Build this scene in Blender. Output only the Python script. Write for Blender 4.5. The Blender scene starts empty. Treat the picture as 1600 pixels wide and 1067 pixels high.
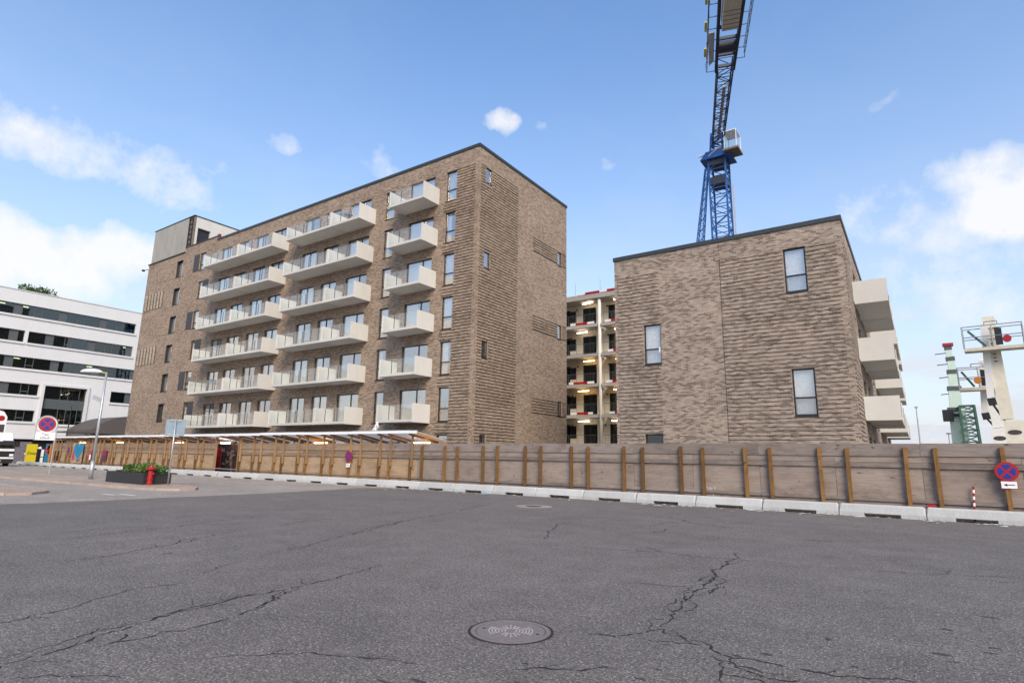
import bpy, math, random
from mathutils import Vector, Matrix
random.seed(7)
S = bpy.context.scene
COL = S.collection
# ------------------------------------------------------------------ camera
F_PX, PITCH, ROLL, YAW, EYE = 908.3, 0.197228, 0.017332, 0.607009, 1.6
cf = Vector((-math.sin(YAW)*math.cos(PITCH), math.cos(YAW)*math.cos(PITCH), math.sin(PITCH)))
r0 = Vector((math.cos(YAW), math.sin(YAW), 0)); u0 = r0.cross(cf)
cr = math.cos(ROLL)*r0 + math.sin(ROLL)*u0
cu = -math.sin(ROLL)*r0 + math.cos(ROLL)*u0
cam = bpy.data.cameras.new('camera'); cam_o = bpy.data.objects.new('camera', cam); COL.objects.link(cam_o)
cam_o.matrix_world = Matrix(((cr.x, cu.x, -cf.x, 0), (cr.y, cu.y, -cf.y, 0), (cr.z, cu.z, -cf.z, EYE), (0, 0, 0, 1)))
cam.sensor_width = 36; cam.lens = F_PX/1600*36; cam.clip_end = 6000; cam.clip_start = .05
S.camera = cam_o
def ray(x, y): return cf + cr*((x-800)/F_PX) - cu*((y-533.5)/F_PX)
def hit(x, y, ax, v):
    d = ray(x, y); o = Vector((0, 0, EYE)); return o + d*((v-o[ax])/d[ax])
def G(x, y, z=0.0): return hit(x, y, 2, z)
# ------------------------------------------------------------------ world and sun
SUN_EL, SUN_AZ = math.radians(36), math.radians(132)      # azimuth clockwise from +Y
W = bpy.data.worlds.new('World'); S.world = W; W.use_nodes = True
wt = W.node_tree; wn = wt.nodes; wl = wt.links
for n in list(wn): wn.remove(n)
def NW(t, **k):
    n = wn.new(t)
    for a, b in k.items(): setattr(n, a, b)
    return n
def wmath(op, a, b=None, c=None, clamp=False):
    n = NW('ShaderNodeMath', operation=op, use_clamp=clamp)
    for i, v in enumerate((a, b, c)):
        if v is None: continue
        if isinstance(v, (int, float)): n.inputs[i].default_value = v
        else: wl.new(v, n.inputs[i])
    return n.outputs[0]
sky = NW('ShaderNodeTexSky', sky_type='NISHITA', sun_disc=False, sun_elevation=SUN_EL, sun_rotation=SUN_AZ, air_density=1.0, dust_density=1.2, ozone_density=2.0)
tc = NW('ShaderNodeTexCoord'); sep = NW('ShaderNodeSeparateXYZ'); wl.new(tc.outputs['Generated'], sep.inputs[0])
zz = wmath('MAXIMUM', sep.outputs[2], 0.0)
den = wmath('ADD', zz, 0.22)
comb = NW('ShaderNodeCombineXYZ')
wl.new(wmath('DIVIDE', sep.outputs[0], den), comb.inputs[0]); wl.new(wmath('DIVIDE', sep.outputs[1], den), comb.inputs[1])
n1 = NW('ShaderNodeTexNoise'); n1.inputs['Scale'].default_value = 1.7; n1.inputs['Detail'].default_value = 9; n1.inputs['Roughness'].default_value = .62
n1.inputs['Distortion'].default_value = .35
wl.new(comb.outputs[0], n1.inputs['Vector'])
n2 = NW('ShaderNodeTexNoise'); n2.inputs['Scale'].default_value = 9; n2.inputs['Detail'].default_value = 8; n2.inputs['Roughness'].default_value = .65
wl.new(tc.outputs['Generated'], n2.inputs['Vector'])
# soft clouds that hang at given places of the sky: (pixel, angular radius, weight, flattening)
blobs = [((110, 215), .13, .80, 2.2), ((250, 255), .14, .75, 2.6), ((772, 196), .040, .85, 1.5), ((840, 208), .030, .55, 1.5),
         ((60, 408), .13, 1.5, 1.7), ((175, 402), .10, 1.5, 1.6), ((100, 450), .06, .9, 1.6), ((1600, 290), .11, 1.25, 1.4), ((1480, 345), .22, .50, 3.2), ((1540, 430), .30, .46, 2.4),
         ((1460, 126), .13, .30, 7), ((440, 246), .045, .6, 1.6), ((950, 246), .025, .4, 1.2), ((620, 270), .08, .45, 2.5), ((1330, 360), .16, .5, 2.5)]
nwp = NW('ShaderNodeTexNoise'); nwp.inputs['Scale'].default_value = 7; nwp.inputs['Detail'].default_value = 5; wl.new(tc.outputs['Generated'], nwp.inputs['Vector'])
wsub = NW('ShaderNodeVectorMath', operation='SUBTRACT'); wl.new(nwp.outputs['Color'], wsub.inputs[0]); wsub.inputs[1].default_value = (.5, .5, .5)
wscl = NW('ShaderNodeVectorMath', operation='SCALE'); wl.new(wsub.outputs[0], wscl.inputs[0]); wscl.inputs['Scale'].default_value = .16
wadd = NW('ShaderNodeVectorMath', operation='ADD'); wl.new(tc.outputs['Generated'], wadd.inputs[0]); wl.new(wscl.outputs[0], wadd.inputs[1])
acc = None
for (px, py), rad, wgt, flat in blobs:
    d = ray(px, py).normalized(); rt = Vector((d.y, -d.x, 0)).normalized(); up = rt.cross(d)
    def dot(v):
        n = NW('ShaderNodeVectorMath', operation='DOT_PRODUCT'); wl.new(wadd.outputs[0], n.inputs[0]); n.inputs[1].default_value = v; return n.outputs['Value']
    a = dot(rt/rad); b = dot(up/rad*flat); fwd = dot(d)
    r2 = wmath('ADD', wmath('MULTIPLY', a, a), wmath('MULTIPLY', b, b))
    m = wmath('MULTIPLY', wmath('SUBTRACT', 1.0, r2, clamp=True), wgt)
    m = wmath('MULTIPLY', m, wmath('GREATER_THAN', fwd, 0.0))
    acc = m if acc is None else wmath('MAXIMUM', acc, m)
nz = wmath('MULTIPLY', wmath('SUBTRACT', n2.outputs['Fac'], .5), 2.6)
puff = wmath('MULTIPLY', wmath('SUBTRACT', wmath('ADD', acc, wmath('MULTIPLY', nz, wmath('MINIMUM', wmath('MULTIPLY', acc, 2.5), 1.0))), .30), 1.25, clamp=True)
puff = wmath('MULTIPLY', puff, .88)
# wide thin veil that thickens to the horizon
mr = NW('ShaderNodeMapRange'); mr.inputs[1].default_value = .46; mr.inputs[2].default_value = .78; wl.new(n1.outputs['Fac'], mr.inputs[0])
low = wmath('POWER', wmath('SUBTRACT', 1.0, zz), 5.0)
veil = wmath('ADD', wmath('MULTIPLY', mr.outputs[0], wmath('ADD', wmath('MULTIPLY', low, .9), .06)), wmath('MULTIPLY', wmath('POWER', wmath('SUBTRACT', 1.0, zz), 2.3), .98), clamp=True)
cov = wmath('ADD', veil, wmath('MULTIPLY', puff, wmath('SUBTRACT', 1.0, veil)), clamp=True)
hs = NW('ShaderNodeHueSaturation'); hs.inputs['Saturation'].default_value = 1.22; hs.inputs['Value'].default_value = .86; wl.new(sky.outputs[0], hs.inputs['Color'])
mixv = NW('ShaderNodeMix', data_type='RGBA'); wl.new(veil, mixv.inputs[0]); wl.new(hs.outputs[0], mixv.inputs[6]); mixv.inputs[7].default_value = (2.32, 2.40, 2.62, 1)
mixc = NW('ShaderNodeMix', data_type='RGBA'); wl.new(puff, mixc.inputs[0]); wl.new(mixv.outputs[2], mixc.inputs[6]); mixc.inputs[7].default_value = (3.05, 3.02, 3.02, 1)
bg = NW('ShaderNodeBackground'); bg.inputs[1].default_value = .14; wl.new(mixc.outputs[2], bg.inputs[0])
wo = NW('ShaderNodeOutputWorld'); wl.new(bg.outputs[0], wo.inputs[0])
sl = bpy.data.lights.new('sun', 'SUN'); sl.energy = 1.5; sl.angle = math.radians(30); sl.color = (1, .87, .70)
so = bpy.data.objects.new('sun', sl); COL.objects.link(so)
sd = Vector((math.sin(SUN_AZ)*math.cos(SUN_EL), math.cos(SUN_AZ)*math.cos(SUN_EL), math.sin(SUN_EL)))
so.rotation_euler = sd.to_track_quat('Z', 'Y').to_euler(); so.location = sd*80
S.view_settings.view_transform = 'Standard'; S.view_settings.look = 'None'; S.view_settings.gamma = 1; S.view_settings.use_curve_mapping = False
S.view_settings.exposure = 1.25
S.render.engine = 'CYCLES'; S.render.resolution_x = 1024; S.render.resolution_y = 682
S.cycles.max_bounces = 6; S.cycles.transparent_max_bounces = 12; S.cycles.diffuse_bounces = 3; S.cycles.glossy_bounces = 3

# ------------------------------------------------------------------ materials
MATS = {}
class NT:
    def __init__(s, name):
        s.m = bpy.data.materials.new(name); s.m.use_nodes = True; s.t = s.m.node_tree; s.n = s.t.nodes
        s.b = s.n['Principled BSDF']; s.out = s.n['Material Output']
    def new(s, t, **k):
        n = s.n.new(t)
        for a, b in k.items(): setattr(n, a, b)
        return n
    def link(s, a, b): s.t.links.new(a, b)
    def pos(s):
        return s.new('ShaderNodeNewGeometry').outputs['Position']
    def noise(s, scale, detail=6, rough=.6, vec=None, stretch=None):
        n = s.new('ShaderNodeTexNoise'); n.inputs['Scale'].default_value = scale; n.inputs['Detail'].default_value = detail; n.inputs['Roughness'].default_value = rough
        v = vec if vec is not None else s.pos()
        if stretch:
            mp = s.new('ShaderNodeMapping'); mp.inputs['Scale'].default_value = stretch; s.link(v, mp.inputs['Vector']); v = mp.outputs[0]
        s.link(v, n.inputs['Vector']); return n.outputs['Fac']
    def ramp(s, fac, stops):
        r = s.new('ShaderNodeValToRGB'); e = r.color_ramp.elements
        e[0].position, e[0].color = stops[0][0], (*stops[0][1], 1); e[1].position, e[1].color = stops[-1][0], (*stops[-1][1], 1)
        for p, c in stops[1:-1]:
            x = e.new(p); x.color = (*c, 1)
        s.link(fac, r.inputs[0]); return r.outputs[0]
    def mix(s, fac, a, b, mode='MIX'):
        n = s.new('ShaderNodeMix', data_type='RGBA', blend_type=mode)
        for i, v in ((0, fac), (6, a), (7, b)):
            if isinstance(v, (int, float)): n.inputs[i].default_value = v
            elif isinstance(v, tuple): n.inputs[i].default_value = (*v, 1)
            else: s.link(v, n.inputs[i])
        return n.outputs[2]
    def math(s, op, a, b=None, clamp=False):
        n = s.new('ShaderNodeMath', operation=op, use_clamp=clamp)
        for i, v in enumerate((a, b)):
            if v is None: continue
            if isinstance(v, (int, float)): n.inputs[i].default_value = v
            else: s.link(v, n.inputs[i])
        return n.outputs[0]
    def bump(s, h, strength=.3, dist=.02):
        b = s.new('ShaderNodeBump'); b.inputs['Strength'].default_value = strength; b.inputs['Distance'].default_value = dist
        s.link(h, b.inputs['Height']); s.link(b.outputs[0], s.b.inputs['Normal'])
    def rnd(s): return s.new('ShaderNodeObjectInfo').outputs['Random']
def plain(name, col, rough=.6, metal=0.0, var=.12, scale=6, spec=.5, bump=0):
    t = NT(name); c1 = tuple(x*(1-var) for x in col); c2 = tuple(min(1, x*(1+var)) for x in col)
    n = t.noise(scale)
    t.link(t.ramp(n, [(.3, c1), (.7, c2)]), t.b.inputs['Base Color'])
    t.b.inputs['Roughness'].default_value = rough; t.b.inputs['Metallic'].default_value = metal; t.b.inputs['Specular IOR Level'].default_value = spec
    if bump: t.bump(t.noise(scale*8), bump, .01)
    MATS[name] = t.m; return t.m
def emis(name, col, st):
    t = NT(name); t.b.inputs['Emission Color'].default_value = (*col, 1); t.b.inputs['Emission Strength'].default_value = st; t.b.inputs['Base Color'].default_value = (*col, 1); MATS[name] = t.m; t.m.cycles.emission_sampling = 'NONE' if name == 'room_lamp' else 'AUTO'
def brick(name, ca, cb, mortar, dark):
    t = NT(name); geo = t.new('ShaderNodeNewGeometry'); sp = t.new('ShaderNodeSeparateXYZ'); t.link(geo.outputs['Position'], sp.inputs[0])
    sn = t.new('ShaderNodeSeparateXYZ'); t.link(geo.outputs['True Normal'], sn.inputs[0])
    u = t.math('ADD', t.math('MULTIPLY', sp.outputs[0], t.math('ABSOLUTE', sn.outputs[1])), t.math('MULTIPLY', sp.outputs[1], t.math('ABSOLUTE', sn.outputs[0])))
    row = t.math('FLOOR', t.math('DIVIDE', sp.outputs[2], .06667)); fx = t.math('ADD', t.math('DIVIDE', u, .24), t.math('MULTIPLY', t.math('MODULO', row, 2.0), .5)); col = t.math('FLOOR', fx)
    cb_ = t.new('ShaderNodeCombineXYZ'); t.link(col, cb_.inputs[0]); t.link(row, cb_.inputs[1])
    wn_ = t.new('ShaderNodeTexWhiteNoise', noise_dimensions='2D'); t.link(cb_.outputs[0], wn_.inputs['Vector'])
    big = t.noise(.30, 6, .62, stretch=(1, 1, 2.2)); val = t.math('ADD', wn_.outputs['Value'], t.math('MULTIPLY', t.math('SUBTRACT', big, .5), 1.1))
    c = t.ramp(val, [(.0, dark), (.14, dark), (.28, cb), (.62, ca), (1.0, tuple(min(1, x*1.32) for x in ca))])
    fu = t.math('FRACT', fx); fz = t.math('FRACT', t.math('DIVIDE', sp.outputs[2], .06667))
    mz = t.math('ADD', t.math('LESS_THAN', fz, .16), t.math('LESS_THAN', fu, .045), True)
    rag = t.noise(45, 3, .6)
    c = t.mix(t.math('MULTIPLY', mz, t.math('GREATER_THAN', rag, .36)), c, mortar)
    c = t.mix(1.0, c, t.ramp(rag, [(.3, (.78,)*3), (.7, (1.18,)*3)]), 'MULTIPLY')
    str_ = t.noise(.8, 7, .7, stretch=(1, 1, .18)); c = t.mix(t.math('MULTIPLY', t.math('SUBTRACT', str_, .55, True), 1.6, True), c, tuple(x*.75 for x in cb))
    t.link(c, t.b.inputs['Base Color']); t.b.inputs['Roughness'].default_value = .92; t.b.inputs['Specular IOR Level'].default_value = .2
    t.bump(t.math('ADD', t.math('SUBTRACT', 1.0, mz), t.math('MULTIPLY', wn_.outputs['Value'], .5)), .7, .01); MATS[name] = t.m
def glass(name, refl, tint, rough=.0, white_mix=0):  # last argument: share of plain white diffuse blended over the glass
    t = NT(name); t.n.remove(t.b)
    gl = t.new('ShaderNodeBsdfGlossy'); gl.inputs['Roughness'].default_value = rough; gl.inputs['Color'].default_value = (1, .99, .97, 1)
    tr = t.new('ShaderNodeBsdfTransparent'); tr.inputs['Color'].default_value = (*tint, 1)
    lw = t.new('ShaderNodeLayerWeight'); lw.inputs['Blend'].default_value = .5; frs = t.math('ADD', t.math('MULTIPLY', t.math('POWER', lw.outputs['Facing'], 5.0), .9), .03)
    bm = t.new('ShaderNodeBump'); bm.inputs['Strength'].default_value = .05; bm.inputs['Distance'].default_value = .02
    t.link(t.noise(1.3, 2, .5), bm.inputs['Height']); t.link(bm.outputs[0], gl.inputs['Normal'])
    mx = t.new('ShaderNodeMixShader'); t.link(t.math('ADD', frs, refl, True), mx.inputs[0]); t.link(tr.outputs[0], mx.inputs[1]); t.link(gl.outputs[0], mx.inputs[2])
    o_ = mx.outputs[0]
    if white_mix:
        df = t.new('ShaderNodeBsdfDiffuse'); df.inputs['Color'].default_value = (.8, .82, .8, 1); m2_ = t.new('ShaderNodeMixShader'); m2_.inputs[0].default_value = white_mix
        t.link(o_, m2_.inputs[1]); t.link(df.outputs[0], m2_.inputs[2]); o_ = m2_.outputs[0]
    t.link(o_, t.out.inputs[0]); MATS[name] = t.m
def wood(name, ca, cb, vert=False, rvar=.35, dirt=None, scale=1.0):
    t = NT(name); st = (9*scale, 9*scale, .7*scale) if vert else (.7*scale, 9*scale, 9*scale)
    rn = t.rnd(); v = t.new('ShaderNodeVectorMath', operation='ADD'); cc = t.new('ShaderNodeCombineXYZ'); t.link(t.math('MULTIPLY', rn, 37.0), cc.inputs[0]); t.link(t.math('MULTIPLY', rn, 91.0), cc.inputs[2])
    t.link(t.pos(), v.inputs[0]); t.link(cc.outputs[0], v.inputs[1])
    g = t.noise(2.2, 8, .65, vec=v.outputs[0], stretch=st)
    c = t.ramp(g, [(.3, ca), (.7, cb)])
    c = t.mix(1.0, c, t.ramp(rn, [(0, (1-rvar,)*3), (1, (1+rvar*.5,)*3)]), 'MULTIPLY')
    if dirt:
        d = t.noise(1.1, 7, .7, vec=v.outputs[0], stretch=(1, 1, 2.5)); c = t.mix(t.math('MULTIPLY', t.math('SUBTRACT', d, .47, True), 3.0, True), c, dirt)
        k = t.noise(7, 3, .5, vec=v.outputs[0], stretch=(.6, 1, 1.4)); c = t.mix(t.math('MULTIPLY', t.math('SUBTRACT', k, .66, True), 9, True), c, tuple(x*.35 for x in dirt))
    t.link(c, t.b.inputs['Base Color']); t.b.inputs['Roughness'].default_value = .85; t.b.inputs['Specular IOR Level'].default_value = .25
    t.bump(g, .35, .006); MATS[name] = t.m
def asphalt(name, base, var, speck):
    t = NT(name)
    big = t.noise(.22, 6, .6, stretch=(1, 1.6, 1)); med = t.noise(1.4, 7, .7); fine = t.noise(42, 4, .8); grit = t.noise(14, 5, .8)
    vor = t.new('ShaderNodeTexVoronoi'); vor.inputs['Scale'].default_value = 52; t.link(t.pos(), vor.inputs['Vector'])
    c = t.ramp(big, [(.3, tuple(x*(1-var) for x in base)), (.7, tuple(x*(1+var) for x in base))])
    c = t.mix(1.0, c, t.ramp(med, [(.3, (.82,)*3), (.7, (1.14,)*3)]), 'MULTIPLY')
    c = t.mix(1.0, c, t.ramp(fine, [(.34, (.28,)*3), (.5, (.95,)*3), (.66, (2.1,)*3)]), 'MULTIPLY')
    c = t.mix(1.0, c, t.ramp(grit, [(.32, (.66,)*3), (.68, (1.32,)*3)]), 'MULTIPLY')
    sepc = t.new('ShaderNodeSeparateColor'); t.link(vor.outputs['Color'], sepc.inputs[0])
    c = t.mix(t.math('MULTIPLY', t.math('GREATER_THAN', sepc.outputs[0], .90), t.math('LESS_THAN', vor.outputs['Distance'], .36)), c, speck)
    st = t.noise(.55, 8, .72, stretch=(1.9, .55, 1)); c = t.mix(t.math('MULTIPLY', t.math('SUBTRACT', st, .56, True), 2.4, True), c, tuple(x*.55 for x in base))
    t.link(c, t.b.inputs['Base Color']); t.b.inputs['Roughness'].default_value = .85; t.b.inputs['Specular IOR Level'].default_value = .3
    t.bump(t.math('ADD', fine, t.math('MULTIPLY', vor.outputs['Distance'], .6)), .9, .008); MATS[name] = t.m
def concrete(name, col, stain, var=.1):
    t = NT(name); rn = t.rnd(); big = t.noise(1.2, 7, .65, stretch=(1, 1, .5)); fine = t.noise(30, 4, .65)
    c = t.ramp(big, [(.3, tuple(x*(1-var) for x in col)), (.7, tuple(min(1, x*(1+var)) for x in col))])
    c = t.mix(1.0, c, t.ramp(fine, [(.3, (.84,)*3), (.7, (1.1,)*3)]), 'MULTIPLY')
    c = t.mix(1.0, c, t.ramp(rn, [(0, (.9,)*3), (1, (1.06,)*3)]), 'MULTIPLY')
    s = t.noise(2.1, 8, .75, stretch=(1.4, 1.4, .25)); c = t.mix(t.math('MULTIPLY', t.math('SUBTRACT', s, .54, True), 2.6, True), c, stain)
    t.link(c, t.b.inputs['Base Color']); t.b.inputs['Roughness'].default_value = .88; t.b.inputs['Specular IOR Level'].default_value = .25
    t.bump(fine, .3, .006); MATS[name] = t.m
brick('brick_brown', (.305, .232, .172), (.250, .187, .137), (.34, .28, .23), (.185, .134, .096))
brick('brick_grey', (.325, .258, .206), (.255, .198, .155), (.38, .33, .285), (.155, .117, .090))
brick('brick_shade', (.15, .11, .08), (.11, .08, .06), (.17, .14, .11), (.07, .05, .04))  # brick tones darkened to paint the shade between the ribs
brick('brick_pale', (.42, .35, .28), (.33, .26, .20), (.44, .39, .33), (.26, .20, .15))
concrete('balcony_concrete', (.60, .585, .545), (.52, .505, .46), .05)
concrete('barrier_concrete', (.47, .47, .455), (.30, .30, .27), .08)
concrete('panel_concrete', (.36, .345, .31), (.26, .245, .20), .12)
concrete('gallery_concrete', (.40, .37, .33), (.30, .27, .23), .08)
concrete('cream_wall', (.60, .54, .43), (.54, .48, .38), .04)
concrete('white_render', (.64, .64, .64), (.58, .58, .57), .03)
concrete('kerb_granite', (.42, .33, .27), (.30, .24, .20), .15)
plain('coping', (.045, .05, .05), .45, .3)
plain('frame_dark', (.018, .016, .016), .45)
plain('frame_grey', (.075, .085, .088), .5)
plain('shutter', (.045, .042, .045), .6)
plain('interior', (.55, .54, .52), .8)
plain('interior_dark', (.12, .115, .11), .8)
plain('curtain', (.74, .73, .72), .9)
plain('galv_steel', (.42, .44, .45), .45, .6, .1)
plain('sign_back', (.20, .27, .33), .5, .2)
plain('black_steel', (.02, .02, .022), .5, .2)
plain('planter_black', (.022, .021, .021), .6, 0, .2)
plain('red_paint', (.34, .010, .012), .4)
plain('sign_red', (.36, .006, .010), .4, 0, .05)
plain('sign_blue', (.008, .030, .24), .4, 0, .05)
plain('sign_white', (.78, .78, .78), .5, 0, .04)
plain('lamp_white', (.72, .74, .74), .4, 0, .04)
plain('crane_blue', (.012, .085, .30), .5, 0, .25)
plain('crane_dark', (.03, .035, .055), .5, .2, .3)
plain('crane_grey', (.42, .43, .46), .55, .1, .15)
plain('ballast', (.56, .52, .42), .85, 0, .12)
plain('cab_under', (.17, .14, .11), .8, 0, .3)
plain('lift_cream', (.66, .62, .50), .45, 0, .10, 3)
plain('lift_white', (.76, .76, .74), .4, 0, .06)
plain('lift_green', (.52, .66, .57), .45, 0, .08)
plain('lift_darkgreen', (.035, .095, .070), .5, 0, .15)
plain('yellow_paint', (.58, .46, .008), .5, 0, .05)
plain('orange_paint', (.55, .19, .015), .5)
plain('teal_paint', (.012, .17, .28), .55, 0, .35, 9)
plain('heart_blue', (.010, .19, .36), .6, 0, .3, 14)
plain('lime_paint', (.20, .32, .04), .6, 0, .3, 9)
plain('pink_paint', (.38, .06, .09), .6, 0, .35, 9)
plain('magenta_paint', (.22, .012, .07), .6, 0, .3, 9)
plain('graffiti_dark', (.05, .04, .045), .7, 0, .5, 12)
plain('banner_grey', (.14, .13, .15), .6, 0, .3, 5)
plain('arched_roof', (.085, .075, .07), .7, 0, .15, 5)
plain('truck_white', (.70, .72, .74), .3, 0, .05)
plain('tyre', (.015, .015, .015), .9)
plain('plastic_white', (.80, .81, .83), .35, 0, .04)
t_ = NT('poly_sheet'); t_.n.remove(t_.b); d_ = t_.new('ShaderNodeBsdfDiffuse'); d_.inputs[0].default_value = (.8, .8, .82, 1); l_ = t_.new('ShaderNodeBsdfTranslucent'); l_.inputs[0].default_value = (.85, .85, .86, 1)
m_ = t_.new('ShaderNodeMixShader'); m_.inputs[0].default_value = .55; t_.link(d_.outputs[0], m_.inputs[1]); t_.link(l_.outputs[0], m_.inputs[2]); t_.link(m_.outputs[0], t_.out.inputs[0]); MATS['poly_sheet'] = t_.m
plain('crack', (.020, .017, .016), .95, 0, .3, 30)
plain('tar', (.040, .037, .036), .7, 0, .3, 12)
plain('iron', (.185, .155, .143), .6, .0, .2, 25, bump=.3)
plain('iron_worn', (.42, .38, .36), .45, .1, .15, 25)
plain('road_paint', (.62, .62, .60), .8, 0, .25, 8)
plain('litter_white', (.70, .70, .68), .8, 0, .2, 9)
plain('litter_blue', (.02, .35, .55), .5)
plain('soil', (.16, .13, .105), .95, 0, .35, 8, bump=.6)
plain('leaf_a', (.055, .11, .018), .6, 0, .45, 5)
plain('leaf_b', (.12, .17, .03), .6, 0, .4, 5)
plain('weed', (.10, .13, .03), .7, 0, .5, 5)
plain('cloth_red', (.30, .012, .02), .9, 0, .3)
emis('tube_pink', (1, .72, .70), 9); emis('tube_warm', (1, .60, .22), 7); emis('tube_white', (1, .82, .62), 6); emis('room_lamp', (1, .72, .38), 9)
emis('amber', (1, .3, .03), 1.2)
glass('pane', .34, (.94, .95, .95)); glass('pane_pale', .16, (.93, .94, .95)); glass('pane_dark', .05, (.45, .52, .52)); glass('balcony_glass', .02, (.965, .98, .975), white_mix=.05); glass('pane_office', .06, (.32, .42, .42))
wood('timber_post', (.165, .078, .022), (.275, .150, .055), True, .45, (.10, .05, .018))
wood('timber_upper', (.27, .155, .072), (.36, .225, .12), True, .25)
wood('rafter', (.36, .19, .08), (.50, .29, .14), False, .3)
wood('ply_grey', (.25, .196, .158), (.34, .275, .232), False, .14, (.15, .112, .088))
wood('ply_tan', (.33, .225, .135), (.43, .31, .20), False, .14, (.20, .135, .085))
wood('board_grey', (.20, .165, .142), (.29, .24, .21), False, .22, (.10, .08, .07))
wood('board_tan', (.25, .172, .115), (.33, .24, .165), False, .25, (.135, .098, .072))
asphalt('asphalt_dark', (.150, .132, .118), .12, (.42, .39, .35))
asphalt('asphalt_light', (.300, .262, .222), .14, (.46, .42, .37))
asphalt('paving', (.34, .27, .21), .12, (.45, .40, .35))
M = MATS

# ------------------------------------------------------------------ mesh helpers
BOXF = [(0, 1, 3, 2), (4, 6, 7, 5), (0, 4, 5, 1), (2, 3, 7, 6), (0, 2, 6, 4), (1, 5, 7, 3)]
class MB:
    def __init__(s): s.v = []; s.f = []
    def box(s, x0, x1, y0, y1, z0, z1):
        if x0 > x1: x0, x1 = x1, x0
        if y0 > y1: y0, y1 = y1, y0
        b = len(s.v)
        s.v += [(x, y, z) for x in (x0, x1) for y in (y0, y1) for z in (z0, z1)]
        s.f += [tuple(b+i for i in q) for q in BOXF]; return s
    def beam(s, p, q, w, h=None, up=(0, 0, 1)):
        h = h or w; p = Vector(p); q = Vector(q); d = (q-p).normalized(); up = Vector(up)
        if abs(d.dot(up)) > .98: up = Vector((0, 1, 0))
        a = d.cross(up).normalized(); c = a.cross(d); b = len(s.v)
        for e in (p, q):
            for i in (-1, 1):
                for j in (-1, 1): s.v.append(tuple(e+a*(i*w/2)+c*(j*h/2)))
        s.f += [tuple(b+i for i in q_) for q_ in BOXF]; return s
    def tube(s, p, q, r, r2=None, n=8, cap=True):
        r2 = r if r2 is None else r2; p = Vector(p); q = Vector(q); d = (q-p).normalized(); up = Vector((0, 0, 1)) if abs(d.z) < .9 else Vector((0, 1, 0))
        a = d.cross(up).normalized(); c = a.cross(d); b = len(s.v)
        for e, rr in ((p, r), (q, r2)):
            for i in range(n):
                t = 2*math.pi*i/n; s.v.append(tuple(e+a*(math.cos(t)*rr)+c*(math.sin(t)*rr)))
        for i in range(n): s.f.append((b+i, b+(i+1) % n, b+n+(i+1) % n, b+n+i))
        if cap: s.f += [tuple(b+i for i in range(n))[::-1], tuple(b+n+i for i in range(n))]
        return s
    def prism(s, pts, d):
        """polygon pts (3D list) extruded by vector d"""
        b = len(s.v); n = len(pts); d = Vector(d)
        s.v += [tuple(p) for p in pts] + [tuple(Vector(p)+d) for p in pts]
        s.f += [tuple(b+i for i in range(n))[::-1], tuple(b+n+i for i in range(n))]
        for i in range(n): s.f.append((b+i, b+(i+1) % n, b+n+(i+1) % n, b+n+i))
        return s
    def quad(s, *p):
        b = len(s.v); s.v += [tuple(x) for x in p]; s.f.append(tuple(range(b, b+len(p)))); return s
    def mesh(s, name, mat, smooth=False):
        me = bpy.data.meshes.new(name); me.from_pydata(s.v, [], s.f); me.materials.append(M[mat] if isinstance(mat, str) else mat)
        if smooth:
            for p in me.polygons: p.use_smooth = True
        me.update(); return me
ORG = {}     # world origin of every object
def link(name, me, parent=None, loc=(0, 0, 0)):
    """vertices are world coordinates minus loc"""
    o = bpy.data.objects.new(name, me); COL.objects.link(o)
    lw = Vector(loc); ORG[o.name] = lw
    if parent is not None:
        o.parent = parent; o.location = lw - ORG[parent.name]
    else: o.location = lw
    return o
def build(mb, name, mat, parent=None, smooth=False, recenter=False):
    if recenter and mb.v:
        xs, ys, zs = zip(*mb.v); c = Vector(((min(xs)+max(xs))/2, (min(ys)+max(ys))/2, min(zs)))
        mb.v = [tuple(Vector(v)-c) for v in mb.v]
        return link(name, mb.mesh(name, mat, smooth), parent, c)
    return link(name, mb.mesh(name, mat, smooth), parent)
def tag(o, label, cat, group=None):
    o['label'] = label; o['category'] = cat
    if group: o['group'] = group
    return o
def thing(name, label, cat, loc, group=None):
    return tag(link(name, None, None, loc), label, cat, group)
def struct(o, kind='structure'): o['kind'] = kind; return o
def copy_tree(o, parent, d):
    c = o.copy(); COL.objects.link(c); c.parent = parent
    base = Vector(d) if d is not None else Vector()
    c.location = o.location + base; ORG[c.name] = ORG.get(o.name, Vector()) + base
    for ch in o.children: copy_tree(ch, c, None)
    return c
ORDW = ['first', 'second', 'third', 'fourth', 'fifth', 'sixth', 'seventh', 'eighth', 'ninth', 'tenth', 'eleventh', 'twelfth', 'thirteenth', 'fourteenth', 'fifteenth', 'sixteenth', 'seventeenth', 'eighteenth', 'nineteenth', 'twentieth', 'twenty-first', 'twenty-second', 'twenty-third']

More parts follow.
